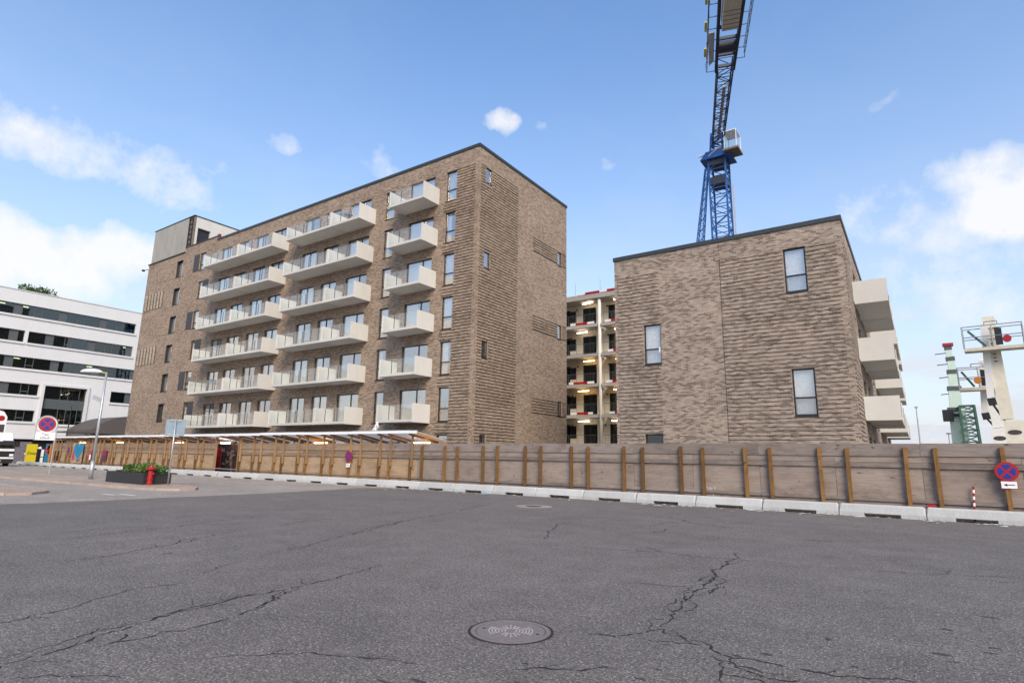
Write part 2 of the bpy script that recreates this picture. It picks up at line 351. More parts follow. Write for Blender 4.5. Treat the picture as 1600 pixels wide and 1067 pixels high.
# ------------------------------------------------------------------ ground
ground = struct(build(MB().quad((-1500, -600, 0), (1500, -600, 0), (1500, 2500, 0), (-1500, 2500, 0)), 'asphalt_yard', 'asphalt_dark'))
edge = [(-22.6, -30), (-22.4, 6), (-22.1, 8), (-22.2, 10.4), (-22.15, 14), (-22.6, 18), (-23.1, 20.2), (-22.2, 21.0), (-21.0, 21.5), (-20.6, 22.0)]
mb = MB()
for (xa, ya), (xb, yb) in zip(edge, edge[1:]): mb.quad((-400, ya, .004), (xa, ya, .004), (xb, yb, .004), (-400, yb, .004))
mb.quad((-400, 22.0, .004), (-70, 22.0, .004), (-70, 27.0, .004), (-400, 27, .004))
struct(build(mb, 'old_road', 'asphalt_light'))
site = struct(build(MB().quad((-400, 27.002, .005), (-70, 27.002, .005), (-70, 120, .005), (-400, 120, .005)).quad((-70, 22.5, .005), (60, 22.5, .005), (60, 120, .005), (-70, 120, .005)), 'site_ground', 'soil'))

# cracks in the asphalt, each a thin ribbon of open joint
def crack(pts, w0, seed):
    rd = random.Random(seed); P = [G(x, y) for x, y in pts]; lines = []; fine = []
    def wander(a, b, amp):
        L = (b-a).length; n = min(max(3, int(L/.045)), 130); nr = Vector((-(b-a).y, (b-a).x, 0)).normalized(); off = 0; out = []
        for i in range(n):
            t = i/n; off = off*.86 + rd.gauss(0, amp); out.append(a.lerp(b, t) + nr*off*min(1, 5*t, 5*(1-t)))
        return out
    for a, b in zip(P, P[1:]): fine += wander(a, b, .016*(1+a.length*.03))
    fine.append(P[-1]); lines.append((fine, 1.0))
    k = 4
    while k < len(fine)-6:          # hairline side branches
        if rd.random() < .5:
            d = (fine[k+3]-fine[k]).normalized(); d.rotate(Matrix.Rotation(rd.choice((-1, 1))*rd.uniform(.4, 1.3), 3, 'Z')); e = fine[k]+d*rd.uniform(.06, .32)*(1+fine[k].length*.05)
            lines.append((wander(fine[k], e, .012)+[e], .55))
        k += rd.randint(5, 22)
    mb = MB()
    for ln, ws in lines:
        N = len(ln); wp = None; run = rd.random()
        for i in range(N-1):
            a, b = ln[i], ln[i+1]; d = (b-a)
            if d.length < 1e-6: continue
            nr = Vector((-d.y, d.x, 0)).normalized(); run = run*.9+.1*rd.random()
            w = w0*ws*(.15+1.7*rd.random()*run*1.3)*(1+a.length*.085)*(1-.6*abs(2*i/N-1)**3)
            if wp is None: wp = w
            if rd.random() < .04: wp = w; continue
            k = len(mb.v); mb.v += [tuple(a+nr*wp/2), tuple(a-nr*wp/2), tuple(b-nr*w/2), tuple(b+nr*w/2)]; mb.f.append((k, k+1, k+2, k+3)); wp = w
    mb.v = [(x, y, .0015 if x > -22 else .0055) for x, y, z in mb.v]
    return build(mb, 'crack', 'crack', ground)
LC = [[(0, 495), (110, 468), (220, 437), (330, 405), (440, 385), (540, 355), (640, 335), (700, 320), (780, 300), (890, 282), (960, 265), (1080, 235), (1195, 205)],
      [(0, 528), (100, 490), (220, 460), (290, 435), (380, 410), (440, 388)], [(295, 468), (380, 443), (500, 415), (600, 400), (690, 378), (770, 350), (830, 322), (890, 290), (930, 275)],
      [(890, 284), (850, 300), (832, 322), (826, 342)], [(330, 402), (430, 380), (560, 347), (690, 316), (800, 292)], [(0, 385), (90, 365), (180, 350), (280, 318), (360, 297), (460, 275), (560, 262)],
      [(200, 190), (310, 183), (420, 160), (530, 143), (560, 128), (640, 118), (740, 98)], [(545, 135), (600, 132), (620, 122)], [(780, 90), (880, 82), (960, 68), (1040, 60)],
      [(240, 120), (400, 98), (520, 88), (640, 72), (760, 58), (870, 45)], [(610, 235), (690, 208), (740, 195)],
      [(780, 188), (870, 165), (960, 145), (1050, 120), (1150, 98), (1280, 65), (1400, 42), (1540, 10)], [(1100, 110), (1180, 84), (1290, 62)],
      [(570, 502), (700, 490), (900, 482), (1060, 490), (1190, 496), (1300, 515)], [(0, 560), (160, 548), (380, 555)], [(500, 170), (540, 168)]]
RC = [[(710, 165), (690, 188), (655, 215), (640, 240), (600, 265), (565, 295), (545, 315), (520, 345), (495, 360), (485, 385), (475, 405)],
      [(640, 240), (655, 262), (625, 285), (600, 295), (570, 300)], [(545, 310), (580, 330), (540, 350), (500, 350), (485, 330), (510, 312), (545, 310)], [(600, 265), (560, 275), (535, 295), (545, 315)],
      [(640, 238), (605, 242), (580, 255)], [(650, 265), (632, 278), (628, 292)], [(80, 137), (320, 157), (480, 165), (600, 180), (690, 187), (850, 200)], [(390, 158), (430, 150), (470, 163)],
      [(950, 208), (1150, 225), (1280, 235), (1450, 250), (1600, 265)], [(1200, 228), (1330, 232), (1600, 246)], [(360, 260), (480, 270), (560, 278)], [(475, 405), (420, 415), (340, 425), (240, 420)],
      [(475, 405), (520, 415), (560, 440), (620, 465), (690, 495), (800, 510), (900, 530), (1000, 550), (1150, 560), (1260, 572)], [(380, 430), (450, 445), (520, 450), (590, 455)],
      [(475, 405), (500, 425), (560, 445)], [(430, 410), (425, 380), (480, 372)], [(575, 480), (640, 500), (660, 530), (655, 572)], [(640, 500), (700, 520), (760, 530), (850, 545)], [(690, 495), (720, 530), (800, 560), (900, 566)],
      [(655, 545), (720, 555), (790, 572)], [(100, 125), (110, 112), (150, 75), (190, 75)], [(430, 85), (500, 70), (520, 75)], [(440, 105), (480, 92)], [(620, 70), (680, 75), (760, 72)], [(900, 125), (1010, 132)], [(1430, 178), (1600, 190)],
      [(470, 48), (600, 80), (700, 90)], [(0, 530), (200, 533), (330, 530)]]
for i, c in enumerate(LC): crack([(x/2, 780+y/2) for x, y in c], .017 if i > 2 else .024, i)
for i, c in enumerate(RC): crack([(800+x/2, 780+y/2) for x, y in c], .017 if i not in (0, 12) else .023, 50+i)
# dark tar stains with a ragged outline
def stain(px, py, rx, ry, seed):
    rd = random.Random(seed); c = G(px, py); mb = MB(); n = 22
    a = rd.random()*6; mb.quad(*[(c.x+math.cos(2*math.pi*i/n)*rx*(.55+.6*rd.random()), c.y+math.sin(2*math.pi*i/n)*ry*(.5+.7*rd.random()), .0022) for i in range(n)])
    build(mb, 'tar_stain', 'tar', ground)
for i, (x, y, rx, ry) in enumerate([(1152, 1024, .05, .025), (1198, 1022, .06, .03), (1472, 1022, .09, .04), (1552, 1012, .06, .02), (1548, 1020, .07, .02), (1545, 964, .10, .03), (1478, 983, .06, .04),
                                    (1490, 1034, .05, .015), (1335, 1041, .03, .02), (1294, 998, .03, .05), (580, 1028, .045, .012), (820, 1036, .04, .015), (1000, 1060, .06, .02), (1030, 1046, .04, .015), (655, 1064, .1, .02), (600, 1065, .1, .02), (810, 1066, .05, .012)]): stain(x, y, rx, ry, 200+i)

# ------------------------------------------------------------------ window and wall helpers
def wall_holes(mb, P, u0, u1, z0, z1, holes, t):
    """P(u, w, z) maps to world; w outwards. boxes of thickness t around holes"""
    us = sorted({u0, u1, *[h for q in holes for h in q[:2] if u0 < h < u1]}); zs = sorted({z0, z1, *[h for q in holes for h in q[2:4] if z0 < h < z1]})
    for za, zb in zip(zs, zs[1:]):
        zc = (za+zb)/2; start = None
        for ua, ub in zip(us, us[1:]):
            uc = (ua+ub)/2; open_ = any(q[0] < uc < q[1] and q[2] < zc < q[3] for q in holes)
            if not open_ and start is None: start = ua
            if open_ and start is not None: pbox(mb, P, start, ua, -t, 0, za, zb); start = None
        if start is not None: pbox(mb, P, start, us[-1], -t, 0, za, zb)
def pbox(mb, P, u0, u1, w0, w1, z0, z1):
    a = P(u0, w0, z0); b = P(u1, w1, z1); return mb.box(a[0], b[0], a[1], b[1], a[2], b[2])
def window(P, u0, u1, z0, z1, parent, mull=(), trans=(), recess=.12, fw=.06, pane='pane', frame='frame_dark', sill=True, name='window'):
    """one window: a frame mesh (part) with panes and sill as sub-parts"""
    mb = MB(); a, b = -recess-.08, -recess
    pbox(mb, P, u0, u0+fw, a, b, z0, z1); pbox(mb, P, u1-fw, u1, a, b, z0, z1)
    pbox(mb, P, u0+fw, u1-fw, a, b, z0, z0+fw*1.5); pbox(mb, P, u0+fw, u1-fw, a, b, z1-fw, z1)
    cuts = [u0+fw]
    for m in mull: pbox(mb, P, m-fw*.6, m+fw*.6, a, b, z0+fw*1.5, z1-fw); cuts += [m-fw*.6, m+fw*.6]
    cuts.append(u1-fw); zc = [z0+fw*1.5]
    for q in trans:
        for i in range(0, len(cuts), 2): pbox(mb, P, cuts[i], cuts[i+1], a, b-.003, q-fw*.55, q+fw*.55)
        zc += [q-fw*.55, q+fw*.55]
    zc.append(z1-fw)
    o = build(mb, name, frame, parent)
    for i in range(0, len(cuts), 2):
        for j in range(0, len(zc), 2):
            build(pbox(MB(), P, cuts[i]+.002, cuts[i+1]-.002, a+.03, a+.045, zc[j]+.002, zc[j+1]-.002), 'pane', pane, o)
    if sill: build(pbox(MB(), P, u0-.02, u1+.02, -recess-.02, .035, z0-.05, z0-.004), 'sill', frame, o)
    return o
def bands(P, u0, u1, z0, z1, holes, parent, mat, proud=.07, pitch=.2, h=.135):
    """projecting brick bands: every third course stays back"""
    z = z1-h; n = 0
    while z > z0:
        segs = [(u0, u1)]
        for q in holes:
            if q[2]-.03 < z+h and q[3]+.03 > z:
                ns = []
                for a, b in segs:
                    if q[1] <= a or q[0] >= b: ns.append((a, b)); continue
                    if q[0]-.03 > a: ns.append((a, q[0]-.03))
                    if q[1]+.03 < b: ns.append((q[1]+.03, b))
                segs = ns
        for a, b in segs:
            if b-a > .06: build(pbox(MB(), P, a, b, .001, proud+random.uniform(-.004, .004), z, z+h), 'brick_band', mat, parent); n += 1
        z -= pitch
    return n
def balcony(P, u0, u1, depth, ztop_slab, parent, npan, side_h=1.08, left=True, right=True, glass_mat='balcony_glass'):
    o = build(pbox(MB(), P, u0+.08, u1-.08, .0, depth, ztop_slab-.10, ztop_slab), 'balcony', 'balcony_concrete', parent)
    zb = ztop_slab-.115
    if left: build(pbox(MB(), P, u0, u0+.078, .0, depth+.012, zb, ztop_slab+side_h), 'side_panel', 'balcony_concrete', o)
    if right: build(pbox(MB(), P, u1-.078, u1, .0, depth+.012, zb, ztop_slab+side_h), 'side_panel', 'balcony_concrete', o)
    build(pbox(MB(), P, u0+.08, u1-.08, depth-.06, depth+.008, ztop_slab+.001, ztop_slab+.06), 'edge_rail', 'balcony_concrete', o)
    w = (u1-u0-.2)/npan
    for i in range(npan):
        a = u0+.1+i*w
        build(pbox(MB(), P, a+.015, a+w-.015, depth-.045, depth-.03, ztop_slab+.07, ztop_slab+side_h-.06), 'glass_panel', glass_mat, o)
        if i: build(pbox(MB(), P, a-.012, a+.012, depth-.06, depth-.02, ztop_slab+.06, ztop_slab+side_h-.12), 'glass_post', 'frame_dark', o)
    return o

# ------------------------------------------------------------------ building A: long brown brick block with balconies
AX0, AX1, AY0, AY1, ATOP = -69.2, -22.34, 28.0, 39.8, 22.2
A = thing('apartment_building', 'long seven-storey brown brick apartment block with rows of pale balconies', 'building', ((AX0+AX1)/2, (AY0+AY1)/2, 0))
PA = lambda u, w, z: (u, AY0-w, z)            # long front
PS = lambda u, w, z: (AX1+w, u, z)            # gable end
ROW = [20.95-3*k for k in range(7)]
hA = []; wins = []
for k, zt in enumerate(ROW):
    wins += [(-25.2, -24.24, zt-2.2, zt, 'tall', k), (-28.69, -26.25, zt-2.2, zt, 'door', k), (-31.19, -30.22, zt-2.18, zt, 'tall', k),
             (-40.98, -39.05, zt-2.2, zt, 'pair', k), (-38.19, -36.31, zt-2.2, zt, 'pair', k), (-35.21, -32.79, zt-2.2, zt, 'door', k),
             (-54.0, -52.05, zt-2.2, zt, 'pair', k), (-51.3, -49.3, zt-2.2, zt, 'pair', k), (-48.2, -46.25, zt-2.2, zt, 'pair', k), (-45.4, -43.48, zt-2.2, zt, 'pair', k)]
    if k < 6:
        z2 = zt+.34
        wins.append((-62.6, -61.4, z2-1.78, z2, 'stair', k))
        if k % 2 == 0: wins.append((-58.02, -56.85, z2-1.8, z2, 'small', k))
        else: wins.append((-57.75, -56.85, z2-1.8, z2, 'small', k))
hA = [q[:4] for q in wins]
mb = MB()
wall_holes(mb, PA, AX0, AX1-.42, .0, ATOP-.1, hA, .42)
build(mb, 'front_wall', 'brick_brown', A)
hS = [(28.73, 29.40, z-1.1, z) for z in (20.9, 14.9, 8.92, 2.97)] + [(38.32, 38.98, z-1.12, z) for z in (17.86, 11.84, 5.87)]
mb = MB(); wall_holes(mb, PS, AY0, AY1, 0, ATOP-.1, hS, .418); build(mb, 'gable_wall', 'brick_brown', A)
mb = MB().box(AX0, AX1-.42, AY1-.42, AY1, 0, ATOP-.1).box(AX0, AX0+.42, AY0+.42, AY1-.42, 0, ATOP-.1); build(mb, 'back_wall', 'brick_brown', A)
build(MB().box(AX0+.3, AX1-.3, AY0+.3, AY1-.3, ATOP-.5, ATOP-.3), 'roof', 'coping', A)
mb = MB()
for x0, x1, y0, y1 in ((-55.0, AX1+.06, AY0-.06, AY0+.45), (AX1-.45, AX1+.06, AY0+.45, AY1+.06), (AX0-.06, AX1-.45, AY1-.45, AY1+.06)): mb.box(x0, x1, y0, y1, ATOP-.1, ATOP+.10)
build(mb, 'roof_coping', 'coping', A)
build(MB().box(-61.18, -55.0, AY0-.002, AY0+.42, ATOP-.099, ATOP+.32), 'raised_parapet', 'brick_brown', A)
build(MB().box(-61.18, -54.96, AY0-.06, AY0+.46, ATOP+.322, ATOP+.40), 'parapet_coping', 'coping', A)
# rooms behind the glass
for k, zt in enumerate(ROW):
    zf = zt-2.25
    build(MB().box(AX0+.45, AX1-.45, AY0+.43, AY0+5.4, zf-.3, zf), 'floor_slab', 'interior', A)
    mb = MB().box(AX0+.45, AX1-.45, AY0+5.2, AY0+5.35, zf, zf+2.7)
    for x in (-63.6, -60.3, -55.0, -51.7, -48.7, -45.9, -42.2, -38.6, -35.8, -32.0, -29.4, -25.8): mb.box(x-.06, x+.06, AY0+.5, AY0+5.2, zf, zf+2.7)
    build(mb, 'inner_wall', 'interior', A)
# windows
rd = random.Random(3)
for u0, u1, z0, z1, kind, k in wins:
    w = u1-u0
    if kind == 'tall': window(PA, u0, u1, z0, z1, A, (), (z0+.85,))
    elif kind == 'door': window(PA, u0, u1, z0, z1, A, (u0+w*.62,), ())
    elif kind == 'pair': window(PA, u0, u1, z0, z1, A, (u0+w*.5,), (), sill=False)
    elif kind == 'stair':
        o = window(PA, u0, u1, z0, z1, A, (), (), recess=.20)
        mb = MB(); pbox(mb, PA, u0-.002, u0+.03, -.20, .01, z0, z1); pbox(mb, PA, u0+.031, u1, -.20, .01, z1-.03, z1+.002); build(mb, 'reveal_lining', 'frame_dark', o)
    else: window(PA, u0, u1, z0, z1, A, (), (z0+.62,), recess=.1)
    if k < 5 and rd.random() < .9 and kind != 'stair':       # curtains and blinds close behind the glass
        f = rd.choice((.45, .6, 1.0, 1.0, .9))
        build(pbox(MB(), PA, u0+.05, u0+.05+(w-.1)*f, -.255, -.235, z0+.1, z1-.05), 'curtain', 'curtain', A)
    if kind == 'stair' and k < 5: build(pbox(MB(), PA, u0+.03, u1-.03, -.315, -.295, z0+.02, z1-.02), 'curtain', 'curtain', A)
    if k >= 5 and kind in ('door', 'pair') and u0 > -42:
        for j in range(3):
            x = rd.uniform(u0-.3, u1); y = AY0+rd.uniform(1.2, 4.6)
            build(MB().box(x, x+.9, y, y+.09, z0+2.36, z0+2.40), 'ceiling_lamp', 'room_lamp', A)
for k in range(6):
    zt = ROW[k]+.34
    if k % 2 == 0: build(pbox(MB(), PA, -59.12, -58.04, -.02, .03, zt-1.8, zt), 'shutter_panel', 'shutter', A)
    else: build(pbox(MB(), PA, -56.84, -55.78, -.02, .03, zt-1.8, zt), 'shutter_panel', 'shutter', A)
for h in hS: window(PS, h[0], h[1], h[2], h[3], A, recess=.05, fw=.05)
# relief in the brickwork
hcol = [q for q in hA if -25.3 < q[0] < -24]
nb = bands(PA, -25.25, -22.62, 1.5, 21.0, hcol, A, 'brick_brown')
nb += bands(PS, 28.24, 32.62, 1.5, 21.0, [q for q in hS if q[0] < 33], A, 'brick_brown')
for zt in (17.95, 11.95, 5.92): nb += bands(PS, 34.68, 39.62, zt-1.2, zt, [q for q in hS if q[0] > 33], A, 'brick_brown')
for zt, pr in ((18.40, .06), (12.38, .06), (6.35, .03)):
    if pr > .05: build(pbox(MB(), PA, -68.8, -64.75, .001, .02, zt-1.80, zt+.02), 'rib_gap_shade', 'brick_shade', A)  # dark sheet whose colour stands in for shade in the rib gaps
    for i in range(6): build(pbox(MB(), PA, -68.7+i*.68, -68.7+i*.68+.34, .021 if pr > .05 else .001, pr, zt-1.78, zt), 'brick_rib', 'brick_pale' if pr > .05 else 'brick_brown', A)
for zt in (ROW[0], ROW[2], ROW[4]): build(pbox(MB(), PA, -65.1, -62.7, .001, .03, zt-1.45, zt+.33), 'brick_panel', 'brick_brown', A)
# balconies, one per bay and floor
BAL = [(-54.0, -48.33, 5), (-48.27, -43.0, 5), (-41.12, -35.58, 5), (-35.52, -32.2, 3), (-29.1, -25.8, 3)]
for u0, u1, npn in BAL:
    b0 = balcony(PA, u0, u1, 1.55, ROW[0]-2.16, A, npn)
    for k in range(1, 6): copy_tree(b0, A, (0, 0, -3*k))
# plant room at the far end
ph = build(MB().box(-68.7, -61.25, AY0-.03, AY0+.2, 22.12, 25.88), 'plant_room', 'panel_concrete', A)
build(MB().box(-69.3, -61.2, AY0-.10, AY0+.2, 22.02, 22.118), 'ledge', 'coping', ph)
build(MB().box(-68.68, -60.5, AY0+.21, 33.6, 22.0, 25.86), 'core', 'panel_concrete', ph)
hp = [(28.45, 29.78, 23.0, 24.72)]
mb = MB(); PX = lambda u, w, z: (-60.17+w, u, z); wall_holes(mb, PX, 28.22, 33.6, 22.0, 25.9, hp, .3); build(mb, 'side_wall', 'balcony_concrete', ph)
build(MB().box(-60.49, -60.42, 28.4, 29.9, 22.9, 24.8), 'louvre', 'frame_dark', ph)
build(MB().box(-68.8, -60.1, AY0-.08, 33.7, 25.9, 25.98), 'plant_roof', 'coping', ph)
mb = MB().box(-61.2, -60.18, AY0+.02, AY0+.2, 22.5, 25.88); build(mb, 'ladder_recess', 'cab_under', ph)
mb = MB()
for x in (-61.0, -60.35): mb.box(x-.04, x+.04, AY0-.10, AY0-.02, 22.55, 25.9)
for i in range(6): mb.box(-60.96, -60.39, AY0-.09, AY0-.03, 22.85+i*.55, 22.92+i*.55)
build(mb, 'ladder', 'black_steel', ph)
build(MB().box(-55.6, -50.6, 30.0, 34.0, ATOP-.2, ATOP+.75), 'skylight_box', 'sign_white', A)
build(MB().box(-55.7, -50.5, 29.9, 34.1, ATOP+.752, ATOP+.84), 'skylight_lid', 'coping', A)
build(MB().box(-55.25, -54.95, AY0+.05, AY0+.30, ATOP+.402, ATOP+.62), 'warning_lamp', 'red_paint', A)
mb = MB().beam((-69.2, AY0+.1, 21.6), (-69.9, AY0-.2, 21.55), .05).box(-70.05, -69.8, AY0-.35, AY0-.1, 21.42, 21.6); build(mb, 'security_camera', 'black_steel', A)
# small things on the balconies
bt = thing('bistro_table', 'small round grey table on the top floor balcony', 'table', (-34.1, 26.95, ROW[0]-2.158))
x, y, z = -34.1, 26.95, ROW[0]-2.158
build(MB().tube((x, y, z+.68), (x, y, z+.71), .32, n=18), 'table_top', 'frame_grey', bt); build(MB().tube((x, y, z+.03), (x, y, z+.68), .025), 'leg', 'frame_dark', bt); build(MB().tube((x, y, z), (x, y, z+.03), .2, n=14), 'foot', 'frame_dark', bt)
mb = MB(); x = -29.0; zz0 = ROW[5]-2.25; rdp = random.Random(5)
for i in range(7):
    a = Vector((x+rdp.uniform(-.15, .2), 26.40-rdp.uniform(0, .05), zz0+.05)); 
    for j in range(4):
        b = a+Vector((rdp.uniform(-.14, .12), rdp.uniform(-.06, .03), -.16)); mb.quad(a, a+Vector((.08, .01, 0)), b+Vector((.07, .01, 0)), b); a = b
tag(build(mb, 'plastic_strips', 'plastic_white', recenter=True), 'white plastic strips dangling from the lowest right-hand balcony corner', 'plastic')

# ------------------------------------------------------------------ building B: lower block at the right
BX0, BX1, BY0, BY1, BTOP = -13.70, -2.07, 30.1, 64.0, 13.06
B = thing('apartment_building', 'four-storey grey-brown brick block with grooved gable, balconies on its right side', 'building', ((BX0+BX1)/2, (BY0+BY1)/2, 0))
PB = lambda u, w, z: (u, BY0-w, z); PR = lambda u, w, z: (BX1+w, u, z)
BR = [11.95, 8.95, 5.97, 2.97]
hB = [(-4.65, -3.67, BR[0]-2.24, BR[0]), (-4.67, -3.69, BR[2]-2.24, BR[2]), (-12.0, -11.03, BR[1]-2.24, BR[1]), (-12.08, -11.08, BR[3]-2.2, BR[3])]
mb = MB(); wall_holes(mb, PB, BX0, -7.735, 0, BTOP-.1, hB, .42); wall_holes(mb, PB, -7.715, BX1-.42, 0, BTOP-.1, hB, .42); build(mb, 'front_wall', 'brick_grey', B)
build(MB().box(-7.735, -7.715, BY0+.03, BY0+.3, 0, BTOP-.1), 'joint', 'frame_dark', B)
hR = []
for zt in BR:
    hR += [(33.2, 34.2, zt-2.2, zt), (35.2, 37.2, zt-2.2, zt), (38.6, 40.4, zt-2.2, zt), (44.0, 45.2, zt-2.2, zt), (48.0, 50.0, zt-2.2, zt), (51.5, 53.4, zt-2.2, zt), (57.5, 59.5, zt-2.2, zt)]
mb = MB(); wall_holes(mb, PR, BY0, BY1, 0, BTOP-.1, hR, .418); build(mb, 'side_wall', 'brick_grey', B)
build(MB().box(BX0, BX1-.42, BY1-.42, BY1, 0, BTOP-.1).box(BX0, BX0+.42, BY0+.42, BY1-.42, 0, BTOP-.1), 'back_wall', 'brick_grey', B)
build(MB().box(BX0+.3, BX1-.3, BY0+.3, BY1-.3, BTOP-.5, BTOP-.3), 'roof', 'coping', B)
mb = MB()
for x0, x1, y0, y1 in ((BX0-.06, BX1+.06, BY0-.06, BY0+.45), (BX1-.45, BX1+.06, BY0+.45, BY1+.06), (BX0-.06, BX0+.45, BY0+.45, BY1)): mb.box(x0, x1, y0, y1, BTOP-.1, BTOP+.12)
build(mb, 'roof_coping', 'coping', B)
for zt in BR:
    zf = zt-2.29; build(MB().box(BX0+.45, BX1-.45, BY0+.43, BY1-.5, zf-.3, zf), 'floor_slab', 'interior', B)
    build(MB().box(BX0+.45, -6.0, BY0+3.5, BY0+3.65, zf, zf+2.7).box(-5.9, -5.7, BY0+.5, BY1-.6, zf, zf+2.7), 'inner_wall', 'interior', B)
for i, h in enumerate(hB):
    o = window(PB, *h, B, (), (h[2]+.86,), fw=.065, recess=.10, pane='pane_pale' if i < 3 else 'pane_dark')
    if i == 3: continue
    build(pbox(MB(), PB, h[0]+.02, h[1]-.02, -.275, -.255, h[2]+.92, h[3]-.03), 'blind', 'curtain', B)
    mb = MB()
    for j in range(10): pbox(mb, PB, h[0]+.12+j*.076, h[0]+.155+j*.076, -.30, -.25, h[2]+.14, h[2]+.84)
    pbox(mb, PB, h[0]+.08, h[1]-.08, -.32, -.302, h[2]+.10, h[2]+.16)
    build(mb, 'radiator', 'sign_white', B)
    build(pbox(MB(), PB, h[0]+.02, h[1]-.02, -.40, -.38, h[2]+.01, h[2]+.9), 'inner_blind', 'curtain', B)
for h in hR: window(PR, *h, B, ((h[0]+h[1])/2,) if h[1]-h[0] > 1.4 else (), () if h[1]-h[0] > 1.4 else (h[2]+.86,), recess=.10)
for a_ in ((PB, -13.48, -11.05, 1.5, 12.0, hB), (PB, -7.70, -2.32, 1.5, 12.0, hB), (PR, 30.35, 33.0, 1.5, 12.0, [])): bands(*a_, B, 'brick_grey', .045, .2, .142)
for u0, u1 in ((34.0, 38.4), (38.46, 42.0), (47.0, 51.3), (51.36, 54.8), (57.0, 61.5)):
    b0 = balcony(PR, u0, u1, 1.5, BR[0]-2.14, B, 4)
    for k in (1, 2): copy_tree(b0, B, (0, 0, -(BR[0]-BR[k])))
mb = MB()   # open window handle tab
tag(build(pbox(MB(), PB, -11.14, -11.06, .04, .06, 7.35, 7.62), 'paper_flap', 'litter_white', recenter=True), 'pale paper flap stuck beside the left window of the grey block', 'paper')

# ------------------------------------------------------------------ building C: gallery block still under construction
CY = 51.0; CX0, CX1 = -46.0, -17.0
C = thing('gallery_building', 'cream concrete block with open access galleries, seen between the brick blocks', 'building', ((CX0+CX1)/2, CY+4, 0))
PC = lambda u, w, z: (u, CY+1.7-w, z)
CF = [14.86-3*k for k in range(5)]
hC = []
for zf in CF:
    for x in (-40.2, -36.4, -32.6): hC += [(x, x+1.15, zf+.75, zf+2.0), (x+1.9, x+3.45, zf, zf+2.15)]
    hC += [(-29.6, -28.45, zf+.75, zf+2.0), (-27.65, -26.1, zf, zf+2.15), (-24.75, -23.3, zf, zf+2.15), (-21.6, -20.4, zf+.75, zf+2.0)]
mb = MB(); wall_holes(mb, PC, CX0, CX1, 0, 17.4, hC, .3); build(mb, 'gallery_wall', 'cream_wall', C)
build(MB().box(CX0, CX1, CY+1.8+.3, CY+9, 0, 17.4), 'core', 'interior_dark', C)
build(MB().box(CX0-.2, CX1+.2, CY-.1, CY+9.2, 17.42, 17.95), 'roof_slab', 'gallery_concrete', C)
for h in hC: window(PC, h[0], h[1], h[2]+.01, h[3], C, ((h[0]+h[1])/2,), (), recess=.06, fw=.07, pane='pane_dark', sill=False)
for k, zf in enumerate(CF):
    for xa, xb in ((CX0, -25.22), (-24.78, CX1)): build(MB().box(xa, xb, CY, CY+1.68, zf-.32, zf-.02), 'gallery_slab', 'gallery_concrete', C)
    mb = MB()
    for xa, xb in ((CX0, -25.4), (-24.6, CX1)):
        mb.box(xa, xb, CY+.02, CY+.05, zf+1.0, zf+1.04); x = xa+.1
        while x < xb: mb.box(x-.012, x+.012, CY+.025, CY+.045, zf-.02, zf+1.0); x += .92
        x = xa+.2
        while x < xb: mb.box(x-.005, x+.005, CY+.03, CY+.04, zf+.06, zf+.98); x += .13
        mb.box(xa, xb, CY+.02, CY+.05, zf+.02, zf+.06)
    build(mb, 'railing', 'frame_grey', C)
    rdc = random.Random(k)
    for x in (-36.8, -33.4, -27.6+rdc.uniform(-.4, .5), -24.0+rdc.uniform(-.2, .4), -20.0):
        build(MB().tube((x, CY+.9, zf+2.40), (x+1.25, CY+.72, zf+2.40), .05, n=6), 'tube_lamp', 'tube_warm' if k in (2, 3) else 'tube_white', C)
        build(MB().box(x+.5-1.6, x+.62-1.6, CY+1.5, CY+1.62, zf+1.98, zf+2.12), 'wall_lamp', 'black_steel', C)
    if k < 4:
        for xa, cols in ((-28.4, 'wrrw'), (-24.5, 'wrwr')):
            if k == 1 and xa < -26: continue
            x = xa+rdc.uniform(0, .6)
            for c in cols:
                l = rdc.uniform(.5, .85)
                if x+l < -25.3 or x > -24.8: build(MB().box(x, x+l-.01, CY-.035, CY-.005, zf+.0, zf+.22), 'toe_board', 'sign_red' if c == 'r' else 'sign_white', C)
                x += l
mb = MB()
for x in (-30, -27.6, -24.8, -22.4): mb.tube((x, CY+.05, 17.95), (x, CY+.05, 19.4), .03)
build(mb, 'roof_stanchion', 'galv_steel', C)
x = -27.2
for c in 'wrrwrrw':
    build(MB().box(x, x+.78, CY-.14, CY-.11, 17.93, 18.14), 'toe_board', 'sign_red' if c == 'r' else 'sign_white', C); x += .8
build(MB().tube((-25.0, CY+.2, 0), (-25.0, CY+.2, 17.4), .17, n=16), 'column', 'balcony_concrete', C, True)
build(MB().box(CX0, CX1, CY-.3, CY-.02, 0, 2.5), 'plinth', 'sign_white', C)

# ------------------------------------------------------------------ office building at the far left
OX = -98.0
O = thing('office_building', 'white rendered office building with long dark window bands', 'building', (OX-8, 30, 0))
def OP(x, y): p = hit(x/4.104, 430+y/4.104, 0, OX); return p.y, p.z
PO = lambda u, w, z: (OX+w, u, z)
def orow(pts_top, pts_bot): return sum(OP(*p)[1] for p in pts_top)/len(pts_top), sum(OP(*p)[1] for p in pts_bot)/len(pts_bot)
OT = OP(450, 158)[1]
ohl = []
zt, zb = orow([(0, 155), (875, 318)], [(0, 232), (868, 378)]); ohl.append((2, OP(870, 348)[0], zb, zt))
zt, zb = orow([(182, 357), (852, 460)], [(180, 433), (847, 523)]); ohl += [(2, OP(158, 390)[0], zb, zt), (OP(181, 395)[0], OP(850, 490)[0], zb, zt)]
zt, zb = orow([(0, 505), (862, 608)], [(0, 580), (855, 672)]); ohl.append((2, 52, zb, zt))
zt, zb = orow([(0, 680), (252, 700)], [(0, 755), (245, 772)]); ohl.append((2, OP(248, 735)[0], zb, zt)); za = zt
